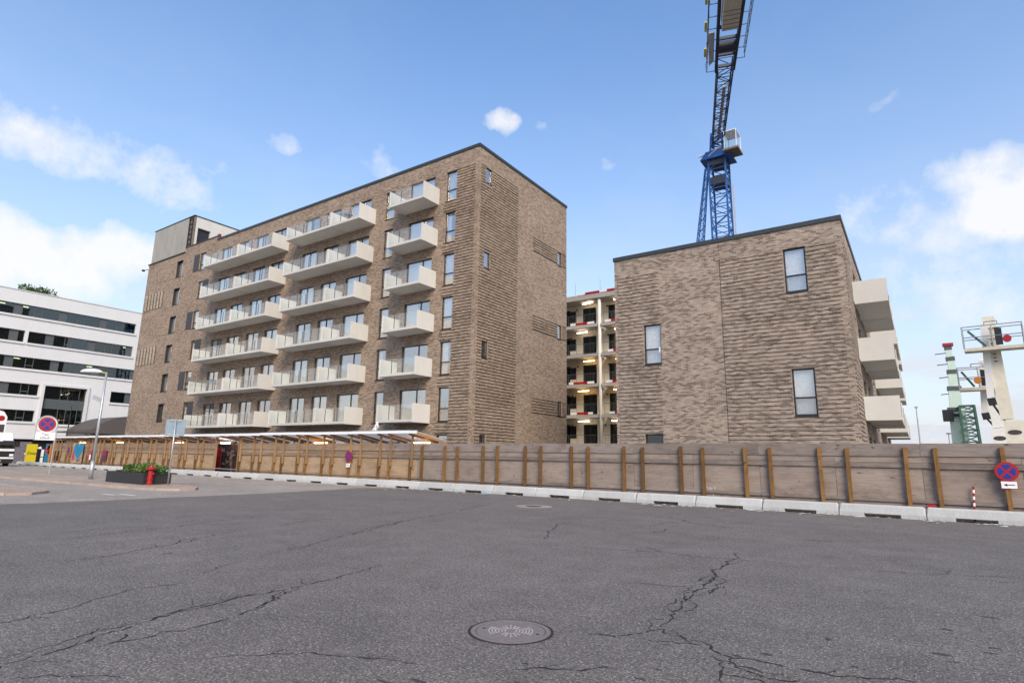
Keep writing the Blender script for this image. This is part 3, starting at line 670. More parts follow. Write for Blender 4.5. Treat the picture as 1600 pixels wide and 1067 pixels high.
zt2, zb2 = orow([(710, 745)], [(705, 815)]); ohl.append((OP(708, 780)[0], 47, zb2, zt2))
zt, zb = orow([(0, 855), (222, 868)], [(0, 932), (218, 938)]); ohl.append((2, OP(219, 900)[0], zb, zt))
big = (OP(268, 830)[0], OP(540, 850)[0], OP(400, 957)[1], OP(420, 719)[1]); ohl.append(big)
mb = MB(); wall_holes(mb, PO, -6, 60, 2.95, OT, ohl, .45); build(mb, 'facade', 'white_render', O)
build(MB().box(OX-16, OX-.45, -6, 60, 2.95, OT-.15).box(OX-16, OX-1.5, -6, 60, 0, 2.95), 'core', 'interior_dark', O)
build(MB().box(OX-16, OX+.08, -6.05, 60, OT, OT+.12), 'roof_edge', 'white_render', O)
build(MB().box(OX-1.2, OX-.8, -6, 60, 0, 2.95), 'plinth', 'frame_dark', O)
rdo = random.Random(11)
for h in ohl:
    u0, u1, z0, z1 = h; mb = MB(); fw = .07
    tr = 0
    build(pbox(MB(), PO, u0-.1, u1+.1, .001, .16, z0-.28, z0-.02), 'sill', 'white_render', O)
    if h is big:
        mb2 = MB()
        for a, b_, c, d in ((u0-.3, u0, z0-.3, z1+.3), (u1, u1+.3, z0-.3, z1+.3), (u0, u1, z1, z1+.3)): pbox(mb2, PO, a, b_, .001, .2, c, d)
        build(mb2, 'surround', 'white_render', O); tr = z0+(z1-z0)*.40
    pattern = (1.75, .8, 1.2, .75); i = 0; x = u0; segs = []
    while x < u1-.3:
        w = min(pattern[i % 4]*1.12, u1-x); segs.append((x, x+w, i % 4)); x += w; i += 1
    pbox(mb, PO, u0, u1, -.30, -.22, z0, z0+fw); pbox(mb, PO, u0, u1, -.30, -.22, z1-fw, z1)
    for a, b_, _ in segs: pbox(mb, PO, a, a+fw, -.30, -.22, z0+fw, z1-fw)
    if tr: pbox(mb, PO, u0, u1, -.29, -.215, tr, tr+1.35)
    wo_ = build(mb, 'window_band', 'frame_grey', O)
    for a, b_, kk in segs:
        if kk == 1 and not tr: build(pbox(MB(), PO, a+fw, b_, -.29, -.25, z0+fw, z1-fw), 'infill_panel', 'frame_grey', wo_)
        else:
            build(pbox(MB(), PO, a+fw, b_, -.28, -.265, z0+fw, z1-fw), 'pane', 'pane_office', wo_)
            if kk == 3:
                m3 = MB(); pbox(m3, PO, a+fw, b_, -.262, -.215, z0+.42, z0+.52); build(m3, 'transom', 'frame_grey', wo_)
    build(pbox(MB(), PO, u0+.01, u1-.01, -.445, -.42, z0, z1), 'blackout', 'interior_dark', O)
    for j in range(int((u1-u0)/6)):
        if rdo.random() < .6:
            y = rdo.uniform(u0+.5, u1-1); build(pbox(MB(), PO, y, y+.8, -.40, -.36, z1-.28, z1-.22), 'ceiling_lamp', 'room_lamp', O)
def leafmesh(mb, c, rx, ry, rz, n, size, rd):
    for _ in range(n):
        while True:
            p = Vector((rd.uniform(-1, 1), rd.uniform(-1, 1), rd.uniform(-1, 1)))
            if p.length < 1: break
        q = Vector(c)+Vector((p.x*rx, p.y*ry, p.z*rz)); d = Vector((rd.gauss(0, 1), rd.gauss(0, 1), rd.gauss(.6, .7))).normalized(); s = size*rd.uniform(.5, 1.3)
        a = d.orthogonal().normalized(); a.rotate(Matrix.Rotation(rd.uniform(0, 6.28), 3, d)); b = q+d*s
        mb.quad(q, q+d*s*.5+a*s*.18, b, q+d*s*.5-a*s*.18)
mb = MB(); rs = random.Random(2); y0 = OP(270, 110)[0]
for dx, n in ((-1.2, 200), (.2, 260), (1.3, 160)): leafmesh(mb, (OX-2, y0+dx, OT+.6), .8, 1.0, .7, n, .5, rs)
sh = thing('roof_shrub', 'dark straggly shrub on the roof edge of the white office building', 'shrub', (OX-2, y0, OT+.12)); build(mb, 'foliage', 'leaf_a', sh)
build(MB().tube((OX-2, y0, OT+.12), (OX-2, y0, OT+.7), .06).tube((OX-2, y0, OT+.5), (OX-2, y0+2.6, OT+.6), .04), 'stem', 'cab_under', sh)
# arched shed roof in front of it
AXS = -86.0; SHD = thing('arched_shed', 'dark shed with arched roof and lean-to canopy beside the white office building', 'shed', (AXS, 40, 0))
def sp(x, y, X): p = hit(x, y, 0, X); return p.y, p.z
ys, zs_ = sp(143, 671, AXS); ym, zm = sp(205, 651, AXS); pts = []
for i in range(13):
    t = i/12; yy = ys+(2*(ym-ys))*t; pts.append((AXS, yy, zs_+(zm-zs_)*(math.sin(math.pi*t)**.8)))
build(MB().prism([(AXS, ys, zs_-.3)]+pts+[(AXS, ys+2*(ym-ys), zs_-.3)], (-8, 0, 0)), 'arched_roof', 'arched_roof', SHD)
yc, zc = sp(104, 673, AXS+3)
build(MB().box(AXS+.01, AXS+3, yc, yc+24, zc-.18, zc), 'canopy', 'arched_roof', SHD)
build(MB().box(AXS-8, AXS-.5, ys, ys+2*(ym-ys), 0, zs_-.31), 'shed_wall', 'interior_dark', SHD)
for i in range(4): build(MB().beam((AXS+2.6, yc+2+i*4.2, zc-.3), (AXS+.1, yc+4+i*4.2, zc-.6), .12), 'brace', 'balcony_concrete', SHD)

# ------------------------------------------------------------------ site hoarding
FY = 22.24; SEAM = 2.357
H = thing('site_hoarding', 'long plywood site hoarding on timber posts along the yard', 'fence', (-33, FY, 0))
DOOR = (-40.42, -37.36)
NJ = 30; LEFT = -SEAM*(NJ-.5)
seams = [SEAM*4-SEAM*j for j in range(NJ+4)]
rh = random.Random(21)
for a, b in zip(seams, seams[1:]):
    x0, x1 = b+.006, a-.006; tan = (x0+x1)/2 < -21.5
    if x0 < DOOR[1] and x1 > DOOR[0]:
        if x0 < DOOR[0]: x1 = DOOR[0]
        elif x1 > DOOR[1]: x0 = DOOR[1]
        else: continue
    y = FY+rh.uniform(0, .012)
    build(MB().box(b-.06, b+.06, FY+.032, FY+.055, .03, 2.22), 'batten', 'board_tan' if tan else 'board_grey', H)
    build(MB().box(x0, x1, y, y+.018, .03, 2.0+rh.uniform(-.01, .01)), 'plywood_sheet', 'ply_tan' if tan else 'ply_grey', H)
def run(z0, z1, y0, y1, name, tan, grey, step, off):
    x = seams[0]+off
    while x > LEFT:
        xa = max(x-step, LEFT); seg = [(xa, x)]
        if xa < DOOR[1] and x > DOOR[0]: seg = [(xa, min(x, DOOR[0])), (max(xa, DOOR[1]), x)]
        for p, q in seg:
            if q-p > .1:
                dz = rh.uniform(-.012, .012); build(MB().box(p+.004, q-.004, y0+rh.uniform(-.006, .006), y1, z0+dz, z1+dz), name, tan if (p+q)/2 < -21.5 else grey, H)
        x -= step
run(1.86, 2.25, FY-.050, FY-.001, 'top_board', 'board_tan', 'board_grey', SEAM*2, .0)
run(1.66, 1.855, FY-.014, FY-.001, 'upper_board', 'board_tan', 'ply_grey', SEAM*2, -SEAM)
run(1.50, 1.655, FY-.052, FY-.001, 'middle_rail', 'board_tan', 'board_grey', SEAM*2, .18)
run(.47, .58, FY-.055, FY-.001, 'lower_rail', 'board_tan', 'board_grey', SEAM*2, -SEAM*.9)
posts = []
for s in seams:
    for d in (-.4, .4):
        x = s+d+rh.uniform(-.03, .03)
        if DOOR[0]-.02 < x < DOOR[1]+.02 or x < LEFT: continue
        posts.append(x)
for x in posts:
    roofed = x < -20.9; lean = rh.uniform(-.02, .02); t = rh.uniform(-.03, .02)
    mb = MB().beam((x, FY-.115, 0), (x+lean, FY-.115, (1.45 if roofed else 2.12)+t), .11, .10, (0, 1, 0)); build(mb, 'post', 'timber_post', H)
    if roofed: build(MB().beam((x+.105, FY-.115, 1.05+t), (x+.10+lean, FY-.12, 2.66), .08, .09, (0, 1, 0)), 'upper_post', 'timber_upper', H)
# roofed walkway behind the left part
WK = thing('covered_walkway', 'lean-to walkway roof of pale sheeting on rafters behind the hoarding', 'roof', (-46, 23.1, 0))
RX0, RX1 = LEFT-.3, -20.95
rz = lambda y: 2.80-(y-21.9)*.17
build(MB().prism([(RX0, 21.86, rz(21.86)), (RX0, 24.25, rz(24.25)), (RX0, 24.25, rz(24.25)+.03), (RX0, 21.86, rz(21.86)+.03)], (RX1-RX0, 0, 0)), 'roof_sheet', 'poly_sheet', WK)
x = RX0
while x < RX1-.2:
    l = min(4.4, RX1-x); dz = rh.uniform(-.015, .015)
    build(MB().box(x+.01, x+l-.01, 21.815, 21.85, rz(21.86)-.07+dz, rz(21.86)+.06+dz), 'fascia', 'plastic_white', WK)
    build(MB().box(x, x+l, 21.81, 21.95, rz(21.86)+.07+dz, rz(21.86)+.095+dz), 'edge_trim', 'galv_steel', WK); x += l
for x in [p for p in posts if p < -20.9]+[DOOR[0]+.8, DOOR[0]+1.9, -21.02]:
    build(MB().beam((x+.02, 21.92, rz(21.92)-.075), (x+.02, 24.2, rz(24.2)-.075), .045, .12), 'rafter', 'rafter', WK)
x = RX0+.2
while x < RX1:
    l = min(SEAM, RX1-x-.02); build(MB().box(x+.004, x+l-.004, 24.06, 24.08, .02, 2.26), 'back_panel', 'ply_tan', WK); build(MB().box(x, x+.09, 23.97, 24.055, 0, 2.29), 'back_post', 'timber_post', WK); x += SEAM
for x, mt in ((-41.0, 'tube_pink'), (-21.9, 'tube_warm'), (-30.3, 'tube_warm'), (-47.6, 'tube_warm'), (-58, 'tube_warm'), (-66, 'tube_warm')):
    build(MB().tube((x-.6, 23.2, 2.30), (x+.6, 23.2, 2.30), .04), 'tube_lamp', mt, WK)
# doorway dressing
build(MB().box(DOOR[0]+.02, DOOR[0]+.16, FY-.12, FY+.0, 0, 2.66), 'door_post', 'timber_upper', H); build(MB().box(DOOR[1]-.16, DOOR[1]-.02, FY-.12, FY+.0, 0, 2.66), 'door_post', 'timber_upper', H)
mb = MB(); rp = random.Random(4)
for i in range(26):
    x = rp.uniform(-43.6, -41.2); z = rp.uniform(.5, 1.75); w = rp.uniform(.08, .3); h = rp.uniform(.08, .3); yy = 24.02-.0015*i
    mb.quad((x, yy, z), (x+w, yy, z+rp.uniform(-.05, .05)), (x+w+rp.uniform(-.1, .1), yy, z+h), (x+rp.uniform(-.1, .1), yy, z+h))
dk = thing('poster_wall', 'dark collage of torn posters inside the lit walkway doorway', 'poster', (-42.2, 24.03, .3))
build(MB().box(-44.2, -40.6, 24.028, 24.052, .05, 2.2), 'backing', 'graffiti_dark', dk); build(mb, 'scraps', 'panel_concrete', dk)['kind'] = 'stuff'
mb = MB()
for i in range(9): mb.box(-42.15+i*.06, -42.15+i*.06+.055, 23.3+.03*(i % 2), 23.33+.03*(i % 2), .45, 2.0)
tag(build(mb, 'red_curtain', 'cloth_red', recenter=True), 'dark red cloth hanging inside the walkway doorway', 'cloth')
tag(build(MB().tube((DOOR[0]+.05, FY-.2, .55), (DOOR[1]+.1, FY-.2, .52), .022), 'barrier_pole', 'galv_steel', recenter=True), 'thin grey pole across the walkway doorway', 'pole')
# end frame of the walkway at the far left
mb = MB().box(LEFT-.5, LEFT-.4, FY-.15, FY-.05, 0, 2.75).box(LEFT-.5, LEFT+3.4, FY-.152, FY-.048, 2.60, 2.74).box(LEFT-3.6, LEFT-3.5, FY+1, FY+1.1, 0, 2.7)
build(mb, 'end_frame', 'timber_upper', WK)

# ------------------------------------------------------------------ concrete barriers
def barrier_mesh():
    L = 2.255; h = .365; y0, y1 = 0, .34; mb = MB(); c = .05; sx0, sx1 = L*.30, L*.72; s = .105
    def prof(x, inx=0.0, top=h, zb=0.0): return [(x, y0-.02, zb), (x, y0-.02, .12 if zb < .12 else zb+.01), (x, y0+.03+inx, top-.04), (x, y0+.065+inx, top), (x, y1-.065, top), (x, y1-.03, top-.04), (x, y1+.02, .12 if zb < .12 else zb+.01), (x, y1+.02, zb)]
    xs = [(0, .02, h-.05, 0), (.05, 0, h, 0), (sx0, 0, h, 0), (sx0, 0, h, s), (sx1, 0, h, s), (sx1, 0, h, 0), (L-.05, 0, h, 0), (L, .02, h-.05, 0)]
    rings = []
    for x, i, t, zb in xs:
        b = len(mb.v); mb.v += prof(x, i, t, zb); rings.append(b)
    n = 8
    for a, b in zip(rings, rings[1:]):
        for i in range(n): mb.f.append((a+i, a+(i+1) % n, b+(i+1) % n, b+i))
    mb.f += [tuple(rings[0]+i for i in range(n))[::-1], tuple(rings[-1]+i for i in range(n))]
    return mb.mesh('concrete_barrier', 'barrier_concrete')
bm_ = barrier_mesh(); BYF = 21.70
xr = G(361, 746).x; xl = G(337.5, 745).x
rb = random.Random(9)
def put_barrier(x, lab):
    o = link('concrete_barrier', bm_, None, (x, BYF+rb.uniform(-.03, .03), 0)); o.rotation_euler.z = rb.uniform(-.008, .008)
    tag(o, lab, 'barrier', 'concrete barriers along the hoarding'); ORG[o.name] = o.location.copy(); return o
js = [-.01+2.28*4-2.28*j for j in range(40)]
right = [x for x in js if x-2.28 > xr-1.2]
for i, x in enumerate(right):
    n = len(right)-i     # counted from the doorway
    lab = ('%s pale concrete barrier block right of the lit walkway doorway' % ORDW[n-1]) if n <= 23 else 'pale concrete barrier block'
    put_barrier(x-2.28, lab)
x = xl; i = 0
while x > -76:
    lab = '%s pale concrete barrier block left of the lit walkway doorway' % ORDW[i]; put_barrier(x-2.27, lab); x -= 2.28; i += 1

# ------------------------------------------------------------------ signs
def disc(c, r, n, d, right, up, seg=40):
    c = Vector(c); return [c+right*(math.cos(2*math.pi*i/seg)*r)+up*(math.sin(2*math.pi*i/seg)*r) for i in range(seg)]
def nostop(name, label, c, r, right, parent_parts, group='no stopping signs'):
    """round no-stopping sign: red plate, four blue fields"""
    up = Vector((0, 0, 1)); nrm = right.cross(up); c = Vector(c)
    t = thing(name, label, 'sign', tuple(c))
    build(MB().prism(disc(c, r, 0, 0, right, up), -nrm*.02), 'plate', 'sign_red', t)
    for q in range(4):
        a0 = math.pi/2*q; gap = .105*r; ro = r*.76; P = []
        cen = (math.cos(a0)*gap*1.45, math.sin(a0)*gap*1.45); P.append(cen)
        half = math.pi/4-.135
        for i in range(13):
            an = a0-half+2*half*i/12; P.append((math.cos(an)*ro, math.sin(an)*ro))
        build(MB().prism([c+right*x+up*y+nrm*.0015 for x, y in P], nrm*.003), 'blue_field', 'sign_blue', t)
    return t, nrm, up
def arrow(c, right, up, s, left=True):
    k = -1 if left else 1
    pts = [(-.5*k, .045), (.18*k, .045), (.18*k, .16), (.5*k, 0), (.18*k, -.16), (.18*k, -.045), (-.5*k, -.045)]
    if left: pts = pts[::-1]
    return [Vector(c)+right*x*s+up*y*s for x, y in pts]
def on_fence(px, py): return hit(px, py, 1, FY-.20)
ex = Vector((1, 0, 0))
c = on_fence(1573, 736.5)
t, nrm, up = nostop('no_stopping_sign', 'round red and blue no-stopping sign on the hoarding at the right edge', c, .27, ex, True)
c2 = on_fence(1577, 757.5)
build(MB().box(c2.x-.19, c2.x+.19, c2.y-.0, c2.y+.012, c2.z-.11, c2.z+.11), 'arrow_border', 'sign_red', t); build(MB().box(c2.x-.175, c2.x+.175, c2.y-.006, c2.y-.001, c2.z-.095, c2.z+.095), 'arrow_plate', 'sign_white', t)
build(MB().prism(arrow((c2.x, c2.y-.008, c2.z), ex, Vector((0, 0, 1)), .25, True), (0, -.002, 0)), 'arrow', 'black_steel', t)
c = hit(544.5, 713, 1, FY-.20); t, nrm, up = nostop('no_stopping_sign', 'round red and blue no-stopping sign on the hoarding below the walkway roof', c, .30, ex, True)
build(MB().box(c.x-.16, c.x+.16, c.y+.0, c.y+.012, c.z-.58, c.z-.38), 'arrow_plate', 'sign_white', t); build(MB().prism(arrow((c.x, c.y-.004, c.z-.48), ex, Vector((0, 0, 1)), .22, True), (0, -.002, 0)), 'arrow', 'black_steel', t)
c = hit(163, 708, 1, FY-.17)
def text(body, size, c, right, up, mat, parent, name='lettering'):
    cu_ = bpy.data.curves.new(name, 'FONT'); cu_.body = body; cu_.size = size; cu_.align_x = 'CENTER'; cu_.align_y = 'CENTER'; cu_.extrude = .002
    tmp = bpy.data.objects.new('tmp', cu_); COL.objects.link(tmp); bpy.context.view_layer.update()
    me = bpy.data.meshes.new_from_object(tmp.evaluated_get(bpy.context.evaluated_depsgraph_get())); bpy.data.objects.remove(tmp)
    n = right.cross(up); mw = Matrix(((right.x, up.x, n.x, c[0]), (right.y, up.y, n.y, c[1]), (right.z, up.z, n.z, c[2]), (0, 0, 0, 1)))
    me.transform(mw); me.materials.clear(); me.materials.append(M[mat]); return link(name, me, parent)
# ------------------------------------------------------------------ pavement islands with kerb stones
KZ = .10
front = [(-64, 11.1), (-42.3, 11.2), (-36.4, 11.45), (-31.9, 11.7), (-27.9, 11.95), (-26.5, 12.2), (-25.6, 12.75), (-25.7, 13.4), (-26.4, 13.9), (-27.6, 14.15), (-40, 14.15), (-64, 14.3)]
def island(name, poly, mat='paving'):
    o = struct(build(MB().prism([(x, y, .004) for x, y in poly], (0, 0, KZ-.012)), name, mat)); rk = random.Random(len(poly))
    rest = None
    for a, b in zip(poly, poly[1:]):
        a = Vector((*a, 0)); b = Vector((*b, 0)); L = (b-a).length; n = max(1, round(L/1.0)); d = (b-a)/n
        nr = Vector((-d.y, d.x, 0)).normalized()
        for i in range(n):
            p = a+d*i; q = a+d*(i+1); e = d.normalized()*.008; dz = rk.uniform(-.006, .006)
            P = [p+e, q-e, q-e+nr*.15, p+e+nr*.15]; P = [v-nr*.03 for v in P]
            build(MB().prism([(v.x, v.y, .001) for v in P], (0, 0, KZ+.004+dz)), 'kerb_stone', 'kerb_granite', o)
    return o
island('pavement_island', front)
island('corner_island', [(-60, 5.6), (-27.6, 6.3), (-26.4, 7.2), (-26.3, 7.9), (-27.1, 8.6), (-28.3, 9.0), (-33.5, 8.9), (-60, 8.7)])
for a, b, wd in (((-25.4, 9.75), (-24.6, 9.85), .16), ((-25.0, 10.15), (-24.0, 10.27), .16), ((-23.0, 7.9), (-22.75, 8.6), .1)):
    a = Vector((*a, .008)); b = Vector((*b, .008)); nr = Vector((-(b-a).y, (b-a).x, 0)).normalized()*wd
    struct(build(MB().quad(a, b, b+nr, a+nr), 'road_marking', 'road_paint'))
# street furniture
p = G(141, 748, KZ); h = hit(165, 582, 1, p.y).z
L = thing('street_lamp', 'tall grey street lamp with pale curved shade on the pavement island', 'street lamp', tuple(p))
build(MB().tube((p.x, p.y, KZ), (p.x, p.y, h), .085, .05, 12), 'pole', 'galv_steel', L, True); build(MB().tube((p.x, p.y, KZ), (p.x, p.y, KZ+.95), .11, .11, 12), 'base_sleeve', 'galv_steel', L, True)
lr = Vector((-.82, -.57, 0))     # arm reaches towards the left of the view
build(MB().tube((p.x, p.y, h-.05), Vector((p.x, p.y, h+.02))+lr*.35, .03), 'arm', 'yellow_paint', L)
mb = MB(); prev = None; nn = 12; cc = Vector((p.x, p.y, h-.02))+lr*.85
for j in range(5):
    a = math.pi/2*j/4; r_ = .62*math.cos(a); z = .22*math.sin(a); b = len(mb.v)
    for i in range(24): mb.v.append(tuple(cc+lr*(math.cos(2*math.pi*i/24)*max(r_, .01))+Vector((-lr.y, lr.x, 0))*(math.sin(2*math.pi*i/24)*max(r_, .01)*.5)+Vector((0, 0, z))))
    if j:
        for i in range(24): mb.f.append((b-24+i, b-24+(i+1) % 24, b+(i+1) % 24, b+i))
mb.f.append(tuple(range(24))[::-1]); build(mb, 'lamp_shade', 'lamp_white', L, True)
q = hit(152, 624, 1, p.y); build(MB().beam(Vector((p.x, p.y, q.z-.12)), Vector((p.x, p.y, q.z+.1))+lr*.55, .03, .22, (0, 0, 1)), 'small_sign', 'galv_steel', L)
# tall street sign seen from the back
p = G(262, 758, KZ); zt = hit(270, 656, 1, p.y).z; vr = Vector((math.cos(math.radians(56)), math.sin(math.radians(56)), 0))
R_ = thing('street_sign', 'blue-grey back of a square street sign on a thin pole', 'sign', tuple(p))
build(MB().tube((p.x, p.y, KZ), (p.x, p.y, zt+.05), .034, n=10), 'pole', 'galv_steel', R_, True)
cn = Vector((p.x, p.y, zt-.36))+Vector((-vr.y, vr.x, 0))*.06
build(MB().prism([cn+vr*a+Vector((0, 0, b)) for a, b in ((-.40, -.38), (.40, -.38), (.40, .38), (-.40, .38))], Vector((-vr.y, vr.x, 0))*.015), 'plate', 'sign_back', R_)
for dz in (-.33, .33): build(MB().beam(cn+vr*-.25+Vector((0, 0, dz))-Vector((-vr.y, vr.x, 0))*.03, cn+vr*.25+Vector((0, 0, dz))-Vector((-vr.y, vr.x, 0))*.03, .03, .04), 'clamp', 'galv_steel', R_)
# no-stopping sign with text plate at far left
p = G(62, 741, KZ); rr = Vector((math.cos(math.radians(70)), math.sin(math.radians(70)), 0)); nn_ = rr.cross(Vector((0, 0, 1)))
zc = hit(60, 663.5, 1, p.y).z
cS = Vector((p.x, p.y, zc))-rr*.05+nn_*.05
t, _, _ = nostop('no_stopping_sign', 'large no-stopping sign with text plate on a frame at the left', cS, .44, rr, True)
mb = MB(); 
ring = [cS+rr*math.cos(math.pi*i/16)*.52+Vector((0, 0, math.sin(math.pi*i/16)*.52)) for i in range(17)]
for a, b in zip(ring, ring[1:]): mb.tube(a, b, .025, n=6)
mb.tube(cS+rr*.52, cS+rr*.52-Vector((0, 0, 1.0)), .025, n=6).tube(cS-rr*.52, cS-rr*.52-Vector((0, 0, 1.0)), .025, n=6)
build(mb, 'hoop_frame', 'galv_steel', t)
pl = cS+rr*.50-nn_*.06; build(MB().tube((pl.x, pl.y, KZ), (pl.x, pl.y, zc), .034, n=10), 'pole', 'galv_steel', t)
back = [cS-nn_*.04+rr*a+Vector((0, 0, b)) for a, b in ((-.48, -.98), (.48, -.98), (.48, -.50), (-.48, -.50))]
build(MB().prism(back, nn_*.012), 'text_plate', 'sign_white', t)
build(MB().prism([cS-nn_*.045+rr*math.cos(2*math.pi*i/32)*.5+Vector((0, 0, math.sin(2*math.pi*i/32)*.5)) for i in range(32)], nn_*.01), 'backing_plate', 'sign_white', t)
text('Taxi', .22, cS-nn_*.02-Vector((0, 0, .63)), rr, Vector((0, 0, 1)), 'black_steel', t); text('tilladt', .22, cS-nn_*.02-Vector((0, 0, .84)), rr, Vector((0, 0, 1)), 'black_steel', t)
# planter, shrubs, hydrant
PX0, PX1, PY0, PY1 = -33.3, -29.5, 12.75, 13.85
c0 = G(165.5, 752, KZ); c1 = G(221, 757, KZ); PX0, PX1, PY0 = c0.x, c1.x, (c0.y+c1.y)/2; PY1 = PY0+1.25
pln = thing('planter', 'long black rectangular planter box on the pavement island', 'planter', ((PX0+PX1)/2, (PY0+PY1)/2, KZ))
zt = KZ+.52; mb = MB()
mb.box(PX0, PX1, PY0, PY0+.05, KZ, zt).box(PX0, PX1, PY1-.05, PY1, KZ, zt).box(PX0, PX0+.05, PY0+.051, PY1-.051, KZ, zt).box(PX1-.05, PX1, PY0+.051, PY1-.051, KZ, zt); build(mb, 'box', 'planter_black', pln)
build(MB().box(PX0+.051, PX1-.051, PY0+.051, PY1-.051, KZ, zt-.08), 'soil', 'soil', pln)
shb = thing('planter_shrub', 'low green leafy shrubs growing in the black planter', 'shrub', ((PX0+PX1)/2, (PY0+PY1)/2, zt-.08)); rl = random.Random(8)
for i in range(9):
    mb = MB(); cx = PX0+.95+i*(PX1-PX0-1.1)/8; hh = rl.uniform(.14, .28)
    leafmesh(mb, (cx, (PY0+PY1)/2+rl.uniform(-.2, .2), zt+.06+hh*.3), .36, .45, hh, 420, .16, rl); build(mb, 'foliage', 'leaf_a' if i % 3 else 'leaf_b', shb)
p = G(233, 757, KZ)
hd = thing('fire_hydrant', 'red cast iron fire hydrant beside the black planter', 'hydrant', tuple(p))
def lathe(mb, c, prof, n=16):
    base = None
    for r_, z in prof:
        b = len(mb.v); mb.v += [(c[0]+math.cos(2*math.pi*i/n)*r_, c[1]+math.sin(2*math.pi*i/n)*r_, z) for i in range(n)]
        if base is not None:
            for i in range(n): mb.f.append((base+i, base+(i+1) % n, b+(i+1) % n, b+i))
        base = b
    mb.f.append(tuple(range(base, base+n))); return mb
z = KZ
build(lathe(MB(), p, [(.15, z), (.15, z+.06), (.11, z+.08), (.105, z+.22), (.135, z+.24), (.135, z+.28), (.105, z+.30), (.10, z+.62), (.125, z+.64)]), 'barrel', 'red_paint', hd, False)
build(lathe(MB(), p, [(.125, z+.641), (.21, z+.69), (.21, z+.73), (.15, z+.77), (.08, z+.79), (.06, z+.86), (.03, z+.88)]), 'cap', 'red_paint', hd)
for a in (0.6, 2.7): build(MB().tube((p.x+math.cos(a)*.09, p.y+math.sin(a)*.09, z+.50), (p.x+math.cos(a)*.17, p.y+math.sin(a)*.17, z+.50), .05, n=10), 'outlet', 'red_paint', hd)
# manholes
mc = G(798, 986); mh = thing('manhole', 'round iron manhole cover with ring pattern in the foreground asphalt', 'manhole cover', (mc.x, mc.y, 0))
def ringm(mb, c, r0_, r1_, z0, z1, n=56, a0=0, a1=2*math.pi):
    full = a1-a0 > 6.28; N = n if full else n+1; b = len(mb.v)
    for rr_, zz_ in ((r0_, z0), (r0_, z1), (r1_, z1), (r1_, z0)):
        for i in range(N): t_ = a0+(a1-a0)*i/n; mb.v.append((c.x+math.cos(t_)*rr_, c.y+math.sin(t_)*rr_, zz_))
    for k in range(3):
        for i in range(n):
            j = (i+1) % N; mb.f.append((b+k*N+i, b+k*N+j, b+(k+1)*N+j, b+(k+1)*N+i))
    return mb
build(ringm(MB(), mc, .375, .405, .001, .003), 'asphalt_gap', 'crack', mh); build(ringm(MB(), mc, .33, .376, .001, .006), 'rim', 'iron', mh)
build(ringm(MB(), mc, .322, .331, .0015, .0025), 'seam', 'crack', mh); build(ringm(MB(), mc, .0001, .323, .001, .005), 'cover', 'iron', mh)
mb = MB()
ca = math.atan2(-mc.y, -mc.x)+math.pi/2
for i, r_ in enumerate((.05, .08, .11, .14, .17, .2)):
    for a in (ca, ca+math.pi): ringm(mb, mc, r_, r_+.012, .0045, .0085, 14, a-.62, a+.62)
for a in (ca+math.pi/2, ca-math.pi/2):
    for k in (-2, -1, 0, 1, 2):
        d = Vector((math.cos(a+k*.3), math.sin(a+k*.3), 0)); mb.beam(mc+d*.07+Vector((0, 0, .0065)), mc+d*(.19-.02*abs(k))+Vector((0, 0, .0065)), .012, .004)
build(mb, 'raised_pattern', 'iron_worn', mh)
for a in (ca-.35, ca+math.pi-.3): build(MB().tube((mc.x+math.cos(a)*.265, mc.y+math.sin(a)*.265, .0052), (mc.x+math.cos(a)*.265, mc.y+math.sin(a)*.265, .0062), .018, n=10), 'lift_hole', 'crack', mh)
m2 = G(834, 791); mh2 = thing('manhole', 'small far drain cover in a pale concrete ring near the barriers', 'manhole cover', (m2.x, m2.y, 0))
build(ringm(MB(), m2, .30, .62, .001, .006, 40), 'concrete_ring', 'asphalt_light', mh2); build(ringm(MB(), m2, .001, .299, .001, .004, 30), 'cover', 'tar', mh2)
# ------------------------------------------------------------------ litter and weeds along the barriers
mb = MB(); rt_ = random.Random(31)
for i in range(150):
    x = rt_.uniform(-26, 3.4) if i < 120 else rt_.uniform(-60, -26); y = BYF-.05-abs(rt_.gauss(0, .55)); s = abs(rt_.gauss(.04, .045))+.018; z = .006+rt_.uniform(0, .01)
    n = rt_.choice((3, 4, 5)); a = rt_.random()*6
    mb.quad(*[(x+math.cos(a+2*math.pi*k/n)*s*rt_.uniform(.6, 1.7), y+math.sin(a+2*math.pi*k/n)*s*rt_.uniform(.5, 1.2), z+rt_.uniform(0, .012)) for k in range(n)])
o = tag(struct(build(mb, 'paper_litter', 'litter_white'), 'stuff'), 'scattered small pale scraps of litter on the asphalt beside the barriers', 'litter')
p = G(757, 772.5); mb = MB().quad((p.x-.24, p.y-.05, .01), (p.x+.1, p.y-.12, .02), (p.x+.28, p.y+.02, .012), (p.x+.1, p.y+.14, .03), (p.x-.16, p.y+.1, .012))
tag(build(mb, 'plastic_scrap', 'litter_blue', recenter=True), 'bright blue plastic scrap lying on the asphalt by the barriers', 'litter')
mb = MB(); rw = random.Random(41)
for i in range(1500):
    x = rw.uniform(-75, 3.5) if i % 3 else rw.gauss(-70, 4); y = BYF-.03+rw.uniform(-.05, .04); l = rw.uniform(.02, .09)*(2.2 if x < -64 else 1); a = rw.random()*6
    mb.quad((x-.008, y, .004), (x+.008, y, .004), (x+math.cos(a)*l*.6, y+math.sin(a)*l*.6, l))
tag(struct(build(mb, 'weeds', 'weed'), 'stuff'), 'thin moss and weeds at the foot of the concrete barriers', 'weeds')
